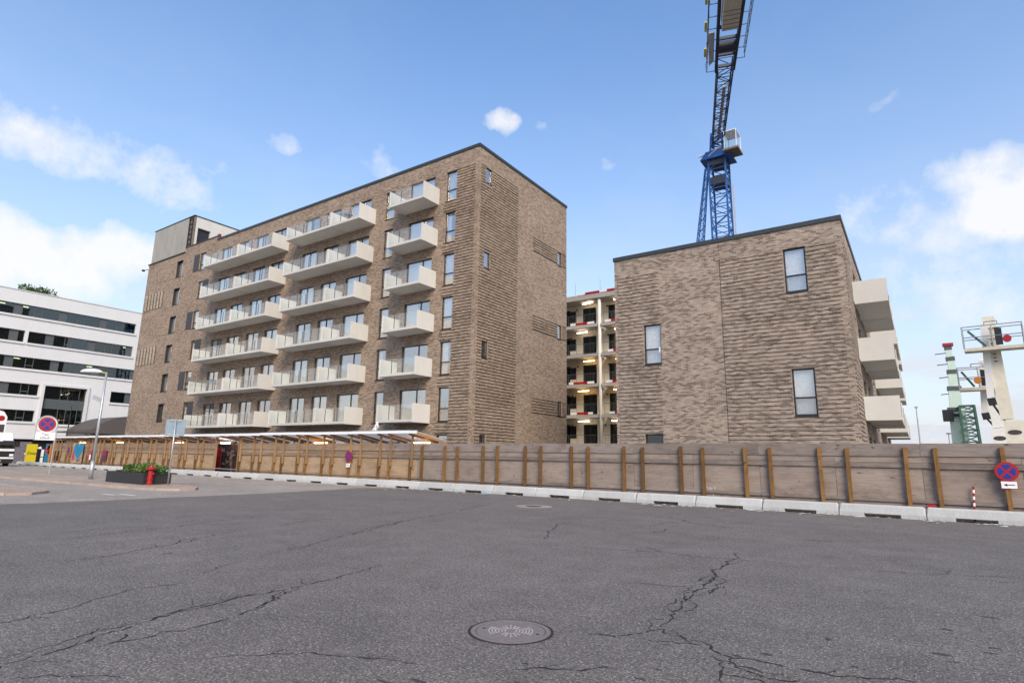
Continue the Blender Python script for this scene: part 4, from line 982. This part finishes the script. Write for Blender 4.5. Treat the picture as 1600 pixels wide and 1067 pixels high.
# red-white tape stick behind the barrier
p = hit(1521, 797, 1, 22.12); q = hit(1521, 760, 1, 22.12); st = thing('marker_stick', 'thin red and white tape-wrapped stick against the hoarding at right', 'stick', (p.x, p.y, 0))
n = 7
for i in range(n):
    a = Vector((p.x, p.y, 0)).lerp(Vector((q.x, q.y+.04, q.z)), .35+.65*i/n) if i else Vector((p.x, p.y, 0)); b = Vector((p.x, p.y, 0)).lerp(Vector((q.x, q.y+.04, q.z)), .35+.65*(i+1)/n)
    build(MB().tube(a, b, .028, n=7), 'band', 'red_paint' if i % 2 == 0 else 'sign_white', st)
p = hit(1457, 791.5, 1, 22.1); tag(build(MB().box(p.x-.12, p.x+.1, 22.06, 22.14, .36, .44), 'red_scrap', 'red_paint', recenter=True), 'small red plastic scrap lodged behind the barrier tops', 'litter')
p = hit(1110, 765, 1, FY-.04); mb = MB(); rg = random.Random(77)
for i in range(26):
    a = Vector((p.x+rg.gauss(0, .06), FY-.036, p.z+rg.gauss(0, .06))); b = a+Vector((rg.gauss(0, .05), 0, rg.gauss(0, .05))); mb.beam(a, b, .012, .004)
tag(build(mb, 'white_tag', 'litter_white', recenter=True), 'small white scrawl tagged low on the grey hoarding', 'graffiti')

# ------------------------------------------------------------------ painted boards and clutter at the left end of the hoarding
def board(x0, x1, y, z0, z1): return MB().box(x0, x1, y-.02, y, z0, z1)
a = hit(110, 723, 1, FY-.2); b = hit(131, 692, 1, FY-.2)
hb = thing('heart_mural', 'plywood board painted with a big blue heart, on the hoarding', 'mural', ((a.x+b.x)/2, FY-.2, .3))
build(board(a.x, b.x, FY-.16, .45, b.z), 'board', 'ply_tan', hb)
cx, cz = (a.x*.42+b.x*.58), (b.z*.62+.45*.38); sc = (b.x-a.x)*.46
pts = []
for i in range(36):
    t = 2*math.pi*i/36; pts.append((cx+sc*(math.sin(t)**3), FY-.182, cz+sc*.062*(13*math.cos(t)-5*math.cos(2*t)-2*math.cos(3*t)-math.cos(4*t))*.86))
build(MB().prism(pts, (0, -.006, 0)), 'heart', 'heart_blue', hb)
mb = MB(); rg = random.Random(5)
for i in range(46):
    p = Vector((cx+rg.gauss(0, sc*.33), FY-.189, cz+rg.gauss(.05, sc*.25))); q = p+Vector((rg.gauss(0, sc*.14), 0, rg.gauss(0, sc*.12))); mb.beam(p, q, .035, .004, (0, 1, 0))
build(mb, 'scribble', 'teal_paint', hb)['kind'] = 'stuff'
mb = MB()
for i in range(30):
    p = Vector((b.x-(b.x-a.x)*rg.uniform(.15, .5), FY-.183, .62+rg.uniform(0, .35))); q = p+Vector((rg.gauss(0, .1), 0, rg.gauss(0, .08))); mb.beam(p, q, .05, .004, (0, 1, 0))
build(mb, 'dark_tag', 'graffiti_dark', hb)['kind'] = 'stuff'
build(MB().prism([(b.x-.05, FY-.183, b.z-.03), (b.x-.05, FY-.183, b.z-.7), (b.x-.5, FY-.183, b.z-.25), (b.x-1.5, FY-.183, b.z-.03)], (0, -.003, 0)), 'green_corner', 'lime_paint', hb)
build(MB().prism([(a.x+.05, FY-.183, .6), (a.x+.7, FY-.183, .75), (a.x+.5, FY-.183, 1.5), (a.x+.1, FY-.183, 1.7)], (0, -.003, 0)), 'pink_swirl', 'pink_paint', hb)
a = hit(159, 720, 1, FY-.12); b = hit(168, 703, 1, FY-.12)
ps = thing('small_poster', 'small magenta and black poster on the hoarding beside the heart mural', 'poster', ((a.x+b.x)/2, FY-.14, a.z))
build(board(a.x, b.x, FY-.142, a.z+.0, b.z), 'sheet', 'magenta_paint', ps); build(board(a.x+.1, b.x-.1, FY-.164, a.z+.12, (a.z+b.z)/2), 'figure', 'graffiti_dark', ps)
a = hit(137.5, 719, 1, FY-.12); b = hit(144, 703, 1, FY-.12)
ps = thing('small_poster', 'narrow pink poster on the hoarding behind the street lamp pole', 'poster', ((a.x+b.x)/2, FY-.14, a.z)); build(board(a.x, b.x, FY-.142, a.z, b.z), 'sheet', 'pink_paint', ps); build(board(a.x+.3, b.x, FY-.164, a.z+.05, a.z+.5), 'print', 'sign_white', ps)
a = hit(104, 716, 1, FY-.12); t, _, _ = nostop('no_stopping_sign', 'faded no-stopping sign on the hoarding left of the heart mural', hit(107.5, 704, 1, FY-.15), .33, ex, True)
# leaning graffiti panel, yellow board, cabinet, container, lorry : stand at the open left end
def free_box(px0, px1, py_base, py_top, X, depth, name, mat, parent=None):
    """upright slab facing the yard (+X), between two pixel columns, on the ground"""
    p0 = hit(px0, py_base, 0, X); p1 = hit(px1, py_base, 0, X); zt = hit((px0+px1)/2, py_top, 0, X).z
    return build(MB().box(X-depth, X, p0.y, p1.y, 0, zt), name, mat, parent), p0, p1, zt
gp = thing('graffiti_panel', 'tall narrow panel sprayed in teal and coral at the walkway end', 'panel', (-76.5, 22.3, 0))
o, p0, p1, zt = free_box(68, 77, 722, 693, -76.5, .06, 'panel', 'teal_paint', gp)
for i in range(6):
    y = p0.y+(p1.y-p0.y)*rg.uniform(.2, .9); z = rg.uniform(.2, zt-.5); build(MB().prism([(-76.497, y-.18, z), (-76.497, y+.12, z+.1), (-76.497, y+.16, z+.6), (-76.497, y-.05, z+.5)], (.004, 0, 0)), 'spray', 'pink_paint', gp)
build(MB().box(-76.497, -76.492, p1.y-.16, p1.y-.02, .1, zt-.05), 'edge_stripe', 'orange_paint', gp)
yb = thing('yellow_board', 'tall yellow advertising board standing at the walkway end', 'advert board', (-80, 22.6, 0))
o, p0, p1, zt = free_box(39.5, 54.5, 722.5, 693.5, -80.0, .45, 'board', 'yellow_paint', yb)
text('Zeep', .42, (-79.99, (p0.y+p1.y)/2, zt*.55), Vector((0, 1, 0)), Vector((0, 0, 1)), 'black_steel', yb)
mb = MB()
for i in range(5): mb.box(-80.4, -80.1, p1.y+.001, p1.y+.10, .25+i*.45, .40+i*.45)
build(mb, 'hinge', 'black_steel', yb)
cbx = thing('drinks_cabinet', 'dark cabinet with white notices between the yellow board and graffiti panel', 'cabinet', (-80.5, 24.3, 0))
o, p0, p1, zt = free_box(57, 67.5, 723, 701, -80.5, .7, 'case', 'frame_dark', cbx)
build(MB().box(-80.499, -80.49, p0.y+.25, p1.y-.1, zt*.5, zt*.96), 'notice', 'sign_white', cbx); build(MB().box(-80.499, -80.49, p0.y+.25, p1.y-.1, zt*.1, zt*.45), 'notice', 'sign_white', cbx)
ct = thing('banner_fence', 'dark grey printed banner fence behind the yellow board', 'banner', (-86, 22, 0))
o, p0, p1, zt = free_box(20, 45, 722, 690, -86.0, .06, 'banner', 'banner_grey', ct)
for i in range(3): build(MB().box(-85.998, -85.99, p0.y+.9+i*.12, p0.y+2.9-i*.2, zt*(.42-.12*i), zt*(.42-.12*i)+.14), 'print', 'sign_white', ct)
build(MB().prism([(-85.998, p0.y+1.0, zt*.6), (-85.998, p0.y+2.6, zt*.62), (-85.998, p0.y+2.4, zt*.8)], (.006, 0, 0)), 'emblem', 'sign_white', ct)
# lorry front at the left edge
TX = -70.5; pb = hit(0, 726, 0, TX); ty1 = hit(21, 712, 0, TX).y; ty0 = ty1-2.5; zt = hit(10, 688, 0, TX).z
T = thing('parked_lorry', 'dark-fronted lorry with white roof parked at the left edge', 'lorry', (TX-3, (ty0+ty1)/2, 0))
build(MB().prism([(TX-2.2, ty0, .5), (TX, ty0, .5), (TX, ty0, 1.7), (TX-.12, ty0, zt-.35), (TX-.35, ty0, zt), (TX-2.2, ty0, zt)], (0, ty1-ty0, 0)), 'cab', 'frame_dark', T)
build(MB().box(TX-.02, TX-.0, ty0+.15, ty1-.15, 1.72, zt-.4), 'windscreen', 'pane_dark', T)
build(MB().prism([(TX-2.2, ty0+.1, zt+.002), (TX-.4, ty0+.1, zt+.002), (TX-1.1, ty0+.1, zt+.75), (TX-2.2, ty0+.1, zt+.8)], (0, ty1-ty0-.2, 0)), 'roof_fairing', 'truck_white', T)
build(MB().box(TX+.001, TX+.06, ty0+.02, ty1-.02, 1.40, 1.62), 'grille_band', 'truck_white', T); build(MB().box(TX+.001, TX+.12, ty0, ty1, .70, .86), 'bumper_trim', 'truck_white', T)
build(MB().box(TX+.002, TX+.10, ty0+.05, ty1-.05, .30, .69), 'bumper', 'black_steel', T); build(MB().box(TX+.101, TX+.115, ty0+.9, ty0+1.6, .46, .58), 'number_plate', 'yellow_paint', T)
build(MB().box(TX-7.5, TX-2.4, ty0, ty1, .9, 1.5), 'chassis_bed', 'truck_white', T)
for yy in (ty0+.02, ty1-.32):
    for xx in (TX-1.2, TX-6): build(MB().tube((xx, yy, .48), (xx, yy+.3, .48), .48, n=20), 'wheel', 'tyre', T)
build(MB().box(TX-.1, TX+.15, ty1+.02, ty1+.30, 1.8, 2.3), 'mirror', 'black_steel', T); build(MB().box(TX+.06, TX+.13, ty1-.35, ty1-.05, .95, 1.15), 'headlight', 'sign_white', T)
p = hit(2.5, 722, 0, -60); zt = hit(2, 641, 0, -60).z
bs = thing('banner_sign', 'white rounded sign board with a red dot cut off by the left edge', 'sign', (-60, p.y-.6, 0))
ya = hit(4.5, 690, 0, -60).y
build(MB().prism([(-60, ya-1.2, 2.2), (-60, ya, 2.2), (-60, ya, zt-.5), (-60, ya-.25, zt-.1), (-60, ya-.6, zt), (-60, ya-1.2, zt)], (-.08, 0, 0)), 'board', 'sign_white', bs)
build(MB().prism([(-59.998, ya-.35+math.cos(i*.4)*.22, zt-.62+math.sin(i*.4)*.22) for i in range(15)], (.004, 0, 0)), 'red_dot', 'sign_red', bs)
build(MB().box(-59.998, -59.992, ya-1.2, ya-.08, 2.9, zt-1.1), 'dark_field', 'graffiti_dark', bs); build(MB().tube((-60.04, ya-.6, 0), (-60.04, ya-.6, 2.2), .05), 'pole', 'galv_steel', bs)
# far thin lamp post before the office
p = hit(104, 684, 0, -92); zt = hit(112, 641, 0, -92).z
fl = thing('street_lamp', 'thin dark double-headed lamp post in front of the white office building', 'street lamp', (-92, p.y, 0))
build(MB().tube((-92, p.y, 0), (-92, p.y, zt+.6), .09, .05), 'pole', 'black_steel', fl)
for dy in (-.35, .35): build(MB().box(-92.2, -91.8, p.y+dy-.3, p.y+dy+.3, zt+.3+dy, zt+.5+dy), 'lamp_head', 'frame_grey', fl)

# ------------------------------------------------------------------ tower crane
def lattice(mb, a, b, wa, wb, n, rl=.06, rd_=.035, right=None, ha=None, hb_=None):
    """square lattice between a and b"""
    a = Vector(a); b = Vector(b); d = (b-a).normalized(); right = Vector(right or (1, 0, 0)); right = (right-d*right.dot(d)).normalized(); fw = right.cross(d)
    ha = ha or wa; hb_ = hb_ or wb; cs = []
    for i in range(n+1):
        t = i/n; c = a.lerp(b, t); w = (wa+(wb-wa)*t)/2; h_ = (ha+(hb_-ha)*t)/2
        cs.append([c+right*(sx*w)+fw*(sy*h_) for sx, sy in ((-1, -1), (1, -1), (1, 1), (-1, 1))])
    for k in range(4): mb.beam(cs[0][k], cs[-1][k], rl*2)
    for i in range(n):
        for k in range(4):
            k2 = (k+1) % 4
            if i % 2 == 0: mb.beam(cs[i][k], cs[i+1][k2], rd_*1.6)
            else: mb.beam(cs[i][k2], cs[i+1][k], rd_*1.6)
            mb.beam(cs[i][k], cs[i][k2], rd_*1.6)
    for k in range(4): mb.beam(cs[n][k], cs[n][(k+1) % 4], rd_*1.6)
    return mb
KX, KY, KZT = -17.35, 70.0, 38.6
K = thing('tower_crane', 'blue tower crane with lattice mast and ballasted arm rising behind the right block', 'crane', (KX, KY, 0))
build(lattice(MB(), (KX, KY, 0), (KX, KY, KZT), 2.0, 2.0, 30, .095, .05), 'mast', 'crane_blue', K)
build(MB().prism([(KX-1.9, KY-1.5, KZT), (KX+1.9, KY-1.5, KZT), (KX+1.15, KY-1.5, KZT+.95), (KX-1.15, KY-1.5, KZT+.95)], (0, 3, 0)), 'slewing_platform', 'crane_blue', K)
build(MB().tube((KX, KY, KZT+.95), (KX, KY, KZT+1.35), 1.05, n=24), 'slewing_ring', 'crane_grey', K)
build(MB().box(KX-.9, KX+1.0, KY-1.1, KY+1.0, KZT-3.4, KZT-2.4), 'mast_platform', 'crane_dark', K); build(MB().box(KX-.9, KX+1.0, KY-1.12, KY+1.0, KZT-.8, KZT-.02), 'mast_platform', 'crane_dark', K)
jd = Vector((-9.27+17.4, 45.13-69.78, 0)).normalized(); jr = Vector((-jd.y, jd.x, 0)); J0 = Vector((KX, KY, 41.4))
jp = lambda s, r, z: J0+jd*s+jr*r+Vector((0, 0, z))
build(lattice(MB(), (KX, KY, KZT+1.35), (KX, KY, 42.4), 1.5, 1.2, 3, .1, .06), 'tower_head', 'crane_blue', K)
build(lattice(MB(), jp(-.3, 0, 0), jp(15.5, 0, 0), 1.25, 1.5, 12, .065, .04, jr, 1.1, 1.3), 'arm_lattice', 'crane_dark', K)
build(MB().beam(jp(1, .0, -.3), jp(12, .1, -.25), .32, .25), 'arm_tie', 'crane_grey', K)
mb = MB()
for s in (-1, 1): mb.beam(jp(14.5, s*.85, 0), jp(33, s*1.15, 0), .28, .55)
for s in (15.2, 17.0, 19.4, 21.0, 26.0, 29.0, 32.6): mb.beam(jp(s, -1.0, -.05), jp(s, 1.0, -.05), .2, .3)
build(mb, 'deck_girder', 'crane_dark', K)
build(MB().prism([jp(21.6, -.72, -1.0), jp(25.6, -.72, -1.0), jp(25.6, .72, -1.0), jp(21.6, .72, -1.0)], (0, 0, 1.9)), 'ballast_block', 'ballast', K)
mb = MB()
for i in range(5): mb.beam(jp(21.9+i*.55, -.72, -1.01), jp(21.9+i*.55, .72, -1.01), .05, .03)
build(mb, 'ballast_joint', 'cab_under', K)
build(MB().tube(jp(18.2, -.8, -.1), jp(18.2, .8, -.1), .55, n=14), 'winch_drum', 'crane_dark', K); build(MB().prism([jp(16.2, -1.15, -.1), jp(20.5, -1.25, -.1), jp(20.5, -1.85, -.1), jp(15.6, -1.6, -.1)], (0, 0, .05)), 'walkway_plate', 'crane_grey', K)
mb = MB()
for s in (-1, 1):
    x0 = 14.5 if s < 0 else 16
    for z in (.0, .5, 1.05): mb.beam(jp(x0, s*1.75, z), jp(32, s*1.95, z), .05)
    i = x0
    while i < 32: mb.beam(jp(i, s*1.8, 0), jp(i, s*1.85, 1.05), .05); mb.beam(jp(i, s*1.0, 0), jp(i, s*1.8, 0), .06); i += 1.6
build(mb, 'deck_railing', 'frame_grey', K)
for s_, r_ in ((20.5, -2.05), (24.0, -2.1), (16.8, -2.0)): build(MB().beam(jp(s_, r_, .2), jp(s_+1.1, r_, .3), .22, .16), 'flood_lamp', 'yellow_paint', K)
build(MB().box(KX+1.1, KX+2.9, KY-2.2, KY+.2, 38.75, 39.0), 'cab_floor', 'cab_under', K); build(MB().box(KX+1.3, KX+2.7, KY-2.1, KY+.1, 39.001, 41.2), 'cab', 'balcony_glass', K)
mb = MB()
for x in (1.3, 2.7):
    for y in (-2.1, .1): mb.box(KX+x-.04, KX+x+.04, KY+y-.04, KY+y+.04, 39.0, 41.25)
mb.box(KX+1.25, KX+2.75, KY-2.15, KY+.15, 41.2, 41.3); build(mb, 'cab_frame', 'lamp_white', K)
build(MB().beam((KX-1.3, KY-1.4, KZT+.1), (KX+.9, KY-1.6, KZT+1.3), .12), 'brace', 'crane_grey', K); build(MB().beam((KX-2.2, KY-1, KZT+.85), (KX-1.2, KY-1, KZT+.95), .22, .14), 'side_lamp', 'lamp_white', K)
build(lattice(MB(), (KX-2.6, KY-1, 27), (KX-1.25, KY-1, 37.5), .75, .35, 16, .05, .035), 'hoist_lattice', 'crane_blue', K)
build(MB().box(KX+1.68, KX+1.86, KY-1.1, KY-.9, 0, 34.6), 'hoist_rail', 'crane_grey', K)
build(MB().box(KX-1.3, KX+1.3, KY-1.3, KY+1.3, 0, .6), 'base', 'gallery_concrete', K)

# ------------------------------------------------------------------ boom lifts behind the hoarding, right edge
def boom_lift(label, Y, top, bot, jtop, basket, bw, col, cart_w, kink, dot, low):
    d = ray(*basket); d.z = 0; d.normalize(); rv = Vector((-d.y, d.x, 0))*-1; rv = Vector((d.y, -d.x, 0))
    if rv.x < 0: rv = -rv
    A_ = hit(*top, 1, Y); B_ = hit(*bot, 1, Y); Kk = hit(*kink, 1, Y); t = thing('boom_lift', label, 'boom lift', (B_.x, B_.y, 0), 'white boom lifts behind the hoarding')
    back = Vector((d.x, d.y, 0))
    build(MB().beam(Kk, A_, .52, .5, back), 'main_boom', col, t)
    A2 = hit(*jtop, 1, Y-.4); B2 = A2.lerp(Kk-rv*.55, .78); build(MB().beam(A2, B2, .30, .3, back), 'jib', 'lift_white', t)
    build(MB().beam(B2+Vector((0, 0, .0)), B2+Vector((.05, 0, -.35)), .34, .4, back), 'jib_knuckle', 'black_steel', t)
    build(MB().tube(B2+Vector((.03, -.1, -.3)), Kk+Vector((-.1, -.1, -.1)), .05), 'hydraulic_ram', 'black_steel', t)
    KL = hit(*low, 1, Y); lo = Vector((KL.x, KL.y, .9)); build(MB().beam(lo, KL, cart_w, cart_w*.9, back), 'lower_boom', col, t); build(MB().beam(lo+rv*(cart_w*.62), KL+rv*(cart_w*.62)-Vector((0, 0, .3)), .12, .2, back), 'hose_bundle', 'frame_grey', t)
    c = lo.lerp(KL, .80)-back*(cart_w*.455)
    build(MB().prism([c+rv*math.cos(i*.393)*.27+Vector((0, 0, math.sin(i*.393)*.12)) for i in range(16)], -back*.01), 'badge', 'graffiti_dark', t)
    c = lo.lerp(KL, .42)-back*(cart_w*.455)
    build(MB().prism([c+rv*x+Vector((0, 0, z)) for x, z in ((-.22, -.4), (.22, -.4), (.22, .35), (-.22, .35))], -back*.012), 'hatch', 'frame_dark', t)
    mk = MB()
    for i in range(6):
        c = A_.lerp(Kk, .27+.035*i)-back*.255; mk.prism([c+rv*x+Vector((0, 0, z)) for x, z in ((-.07, -.05), (.07, -.02), (.06, .02), (-.07, .03))], -back*.004)
    build(mk, 'boom_marks', 'frame_grey', t)
    # chassis
    cb = Vector((B_.x, B_.y, 0)); build(MB().box(cb.x-1.2, cb.x+1.2, cb.y-2, cb.y+2, .45, .95), 'chassis', 'lift_white', t)
    for sx in (-1.25, 1.25):
        for sy in (-1.5, 1.5): build(MB().tube((cb.x+sx-.2, cb.y+sy, .5), (cb.x+sx+.2, cb.y+sy, .5), .5, n=16), 'wheel', 'tyre', t)
    # basket
    C_ = hit(*basket, 1, Y-.7); q = MB(); r = .027; hw = bw/2
    cn = [C_+rv*(sx*hw)+back*(sy*.4) for sx, sy in ((-1, -1), (1, -1), (1, 1), (-1, 1))]
    for i in range(4):
        p0, p1 = cn[i], cn[(i+1) % 4]
        for z in (.55, 1.1): q.tube(p0+Vector((0, 0, z)), p1+Vector((0, 0, z)), r, n=6)
        q.tube(p0, p0+Vector((0, 0, 1.1)), r, n=6); q.tube((p0+p1)/2, (p0+p1)/2+Vector((0, 0, 1.1)), r, n=6)
    for s in (-.25, .25):
        for z in (1.1,): q.tube(C_-back*.4+rv*s+Vector((0, 0, z)), C_-back*.4+rv*s+Vector((0, 0, z+.18)), r, n=6)
    q.tube(C_-back*.4-rv*.25+Vector((0, 0, 1.28)), C_-back*.4+rv*.25+Vector((0, 0, 1.28)), r, n=6)
    bk = build(q, 'basket', 'galv_steel', t)
    build(MB().prism([c-Vector((0, 0, .15)) for c in cn], (0, 0, .15)), 'basket_floor', 'ballast', bk)
    build(MB().prism([C_+rv*x-back*.42+Vector((0, 0, z)) for x, z in ((.1, .1), (.38, .1), (.38, .9), (.1, .95))], back*.3), 'control_box', 'black_steel', bk)
    cd = C_+rv*(dot[0])-back*.46+Vector((0, 0, dot[1])); build(MB().prism([cd+rv*math.cos(i*.52)*.17+Vector((0, 0, math.sin(i*.52)*.17)) for i in range(12)], back*.25), 'tool_case', dot[2], bk)
    build(MB().beam(C_-rv*(hw*.8)-back*.3+Vector((0, 0, .9)), C_-rv*(hw*.25)-back*.3+Vector((0, 0, .05)), .1, .1), 'strut', 'lift_darkgreen', bk)
    return t
boom_lift('tall cream boom lift with wide basket and red case at right edge', 38.0, (1543, 496), (1592, 735), (1537, 506), (1553, 543), 2.35, 'lift_cream', .74, (1574, 655), (.55, .35, 'red_paint'), (1583, 657))
boom_lift('shorter white boom lift with small basket and orange case', 41.0, (1538, 560), (1567, 735), (1534, 563), (1531, 606), 1.75, 'lift_white', .66, (1561, 668), (-.05, .38, 'orange_paint'), (1560, 669))
# telescopic mobile crane
MY = 58.0; mpts = [((1480.5, 541), (1484, 559), .42), ((1484, 558), (1488.5, 579), .50), ((1487.5, 578), (1491, 605), .62), ((1490.5, 604), (1494, 639), .78), ((1493.5, 637), (1500, 692), .95)]
MC = thing('mobile_crane', 'pale green telescopic mobile crane standing beyond the hoarding', 'crane', (hit(1499, 700, 1, MY).x, MY, 0))
for a, b, w in mpts:
    A_ = hit(*a, 1, MY); B_ = hit(*b, 1, MY); s = build(MB().beam(B_, A_, w, w*.9, (0, 1, 0)), 'boom_section', 'lift_green', MC)
    build(MB().beam(A_-(A_-B_).normalized()*.3, A_, w*1.18, w*1.1, (0, 1, 0)), 'collar', 'frame_grey', MC)
    build(MB().beam(A_+Vector((-.9, 0, -.6)), A_+Vector((-.2, 0, -.55)), .06), 'peg', 'black_steel', MC)
A_ = hit(1481, 541, 1, MY); build(MB().box(A_.x-.35, A_.x+.35, MY-.3, MY+.3, A_.z, A_.z+.22), 'tip', 'red_paint', MC)
lo = hit(1500, 692, 1, MY); build(MB().beam(Vector((lo.x+.15, MY, .8)), lo, 1.0, .95, (0, 1, 0)), 'base_section', 'lift_green', MC)
build(lattice(MB(), hit(1520, 700, 1, MY-.8), hit(1510, 634, 1, MY-.8), 1.0, .9, 7, .07, .05), 'fly_jib', 'lift_darkgreen', MC); build(MB().beam(hit(1512, 700, 1, MY-.4), hit(1504, 638, 1, MY-.4), .3), 'support_arm', 'lift_green', MC)
a = hit(1481, 649, 1, MY); build(MB().box(a.x-.35, a.x+.35, MY-.8, MY-.3, a.z-.5, a.z+.4).box(a.x+.2, a.x+.9, MY-.6, MY-.4, a.z-.1, a.z+.1), 'hook_block', 'black_steel', MC)
build(MB().box(lo.x-1.3, lo.x+1.6, MY-5, MY+5, .6, 1.6), 'carrier', 'lift_green', MC)
for sx in (-1.2, 1.5):
    for sy in (-3.8, -2.2, 2.2, 3.8): build(MB().tube((lo.x+sx-.2, MY+sy, .6), (lo.x+sx+.2, MY+sy, .6), .6, n=16), 'wheel', 'tyre', MC)
p = hit(1438, 692, 1, 75); zt = hit(1433, 637, 1, 75).z
ml = thing('light_mast', 'thin tall grey mast standing far behind the hoarding', 'mast', (p.x, 75, 0)); build(MB().tube((p.x, 75, 0), (p.x, 75, zt), .09, .05), 'pole', 'galv_steel', ml); build(MB().box(p.x-.15, p.x+.15, 74.8, 75.2, zt, zt+.12), 'head', 'galv_steel', ml)
p = hit(1484, 692, 1, 75); zt = hit(1482.5, 678, 1, 75).z
ml = thing('light_mast', 'short thin mast left of the pale green mobile crane', 'mast', (p.x, 75, 0)); build(MB().tube((p.x, 75, 0), (p.x, 75, zt), .05), 'pole', 'galv_steel', ml); build(MB().box(p.x-.2, p.x+.2, 74.9, 75.1, zt, zt+.1), 'head', 'black_steel', ml)
# low white guard rail far behind
z1 = hit(1450, 691.2, 1, 80).z
gr = thing('guard_rail', 'long thin white rail just above the hoarding at right', 'rail', (20, 80, 0)); build(MB().box(-1, 60, 79.95, 80.0, z1-.12, z1), 'rail', 'sign_white', gr)
for i in range(12): build(MB().box(i*5, i*5+.1, 79.94, 80.01, 0, z1-.121), 'rail_post', 'galv_steel', gr)
print('objects', len(bpy.data.objects), 'bands A', nb)
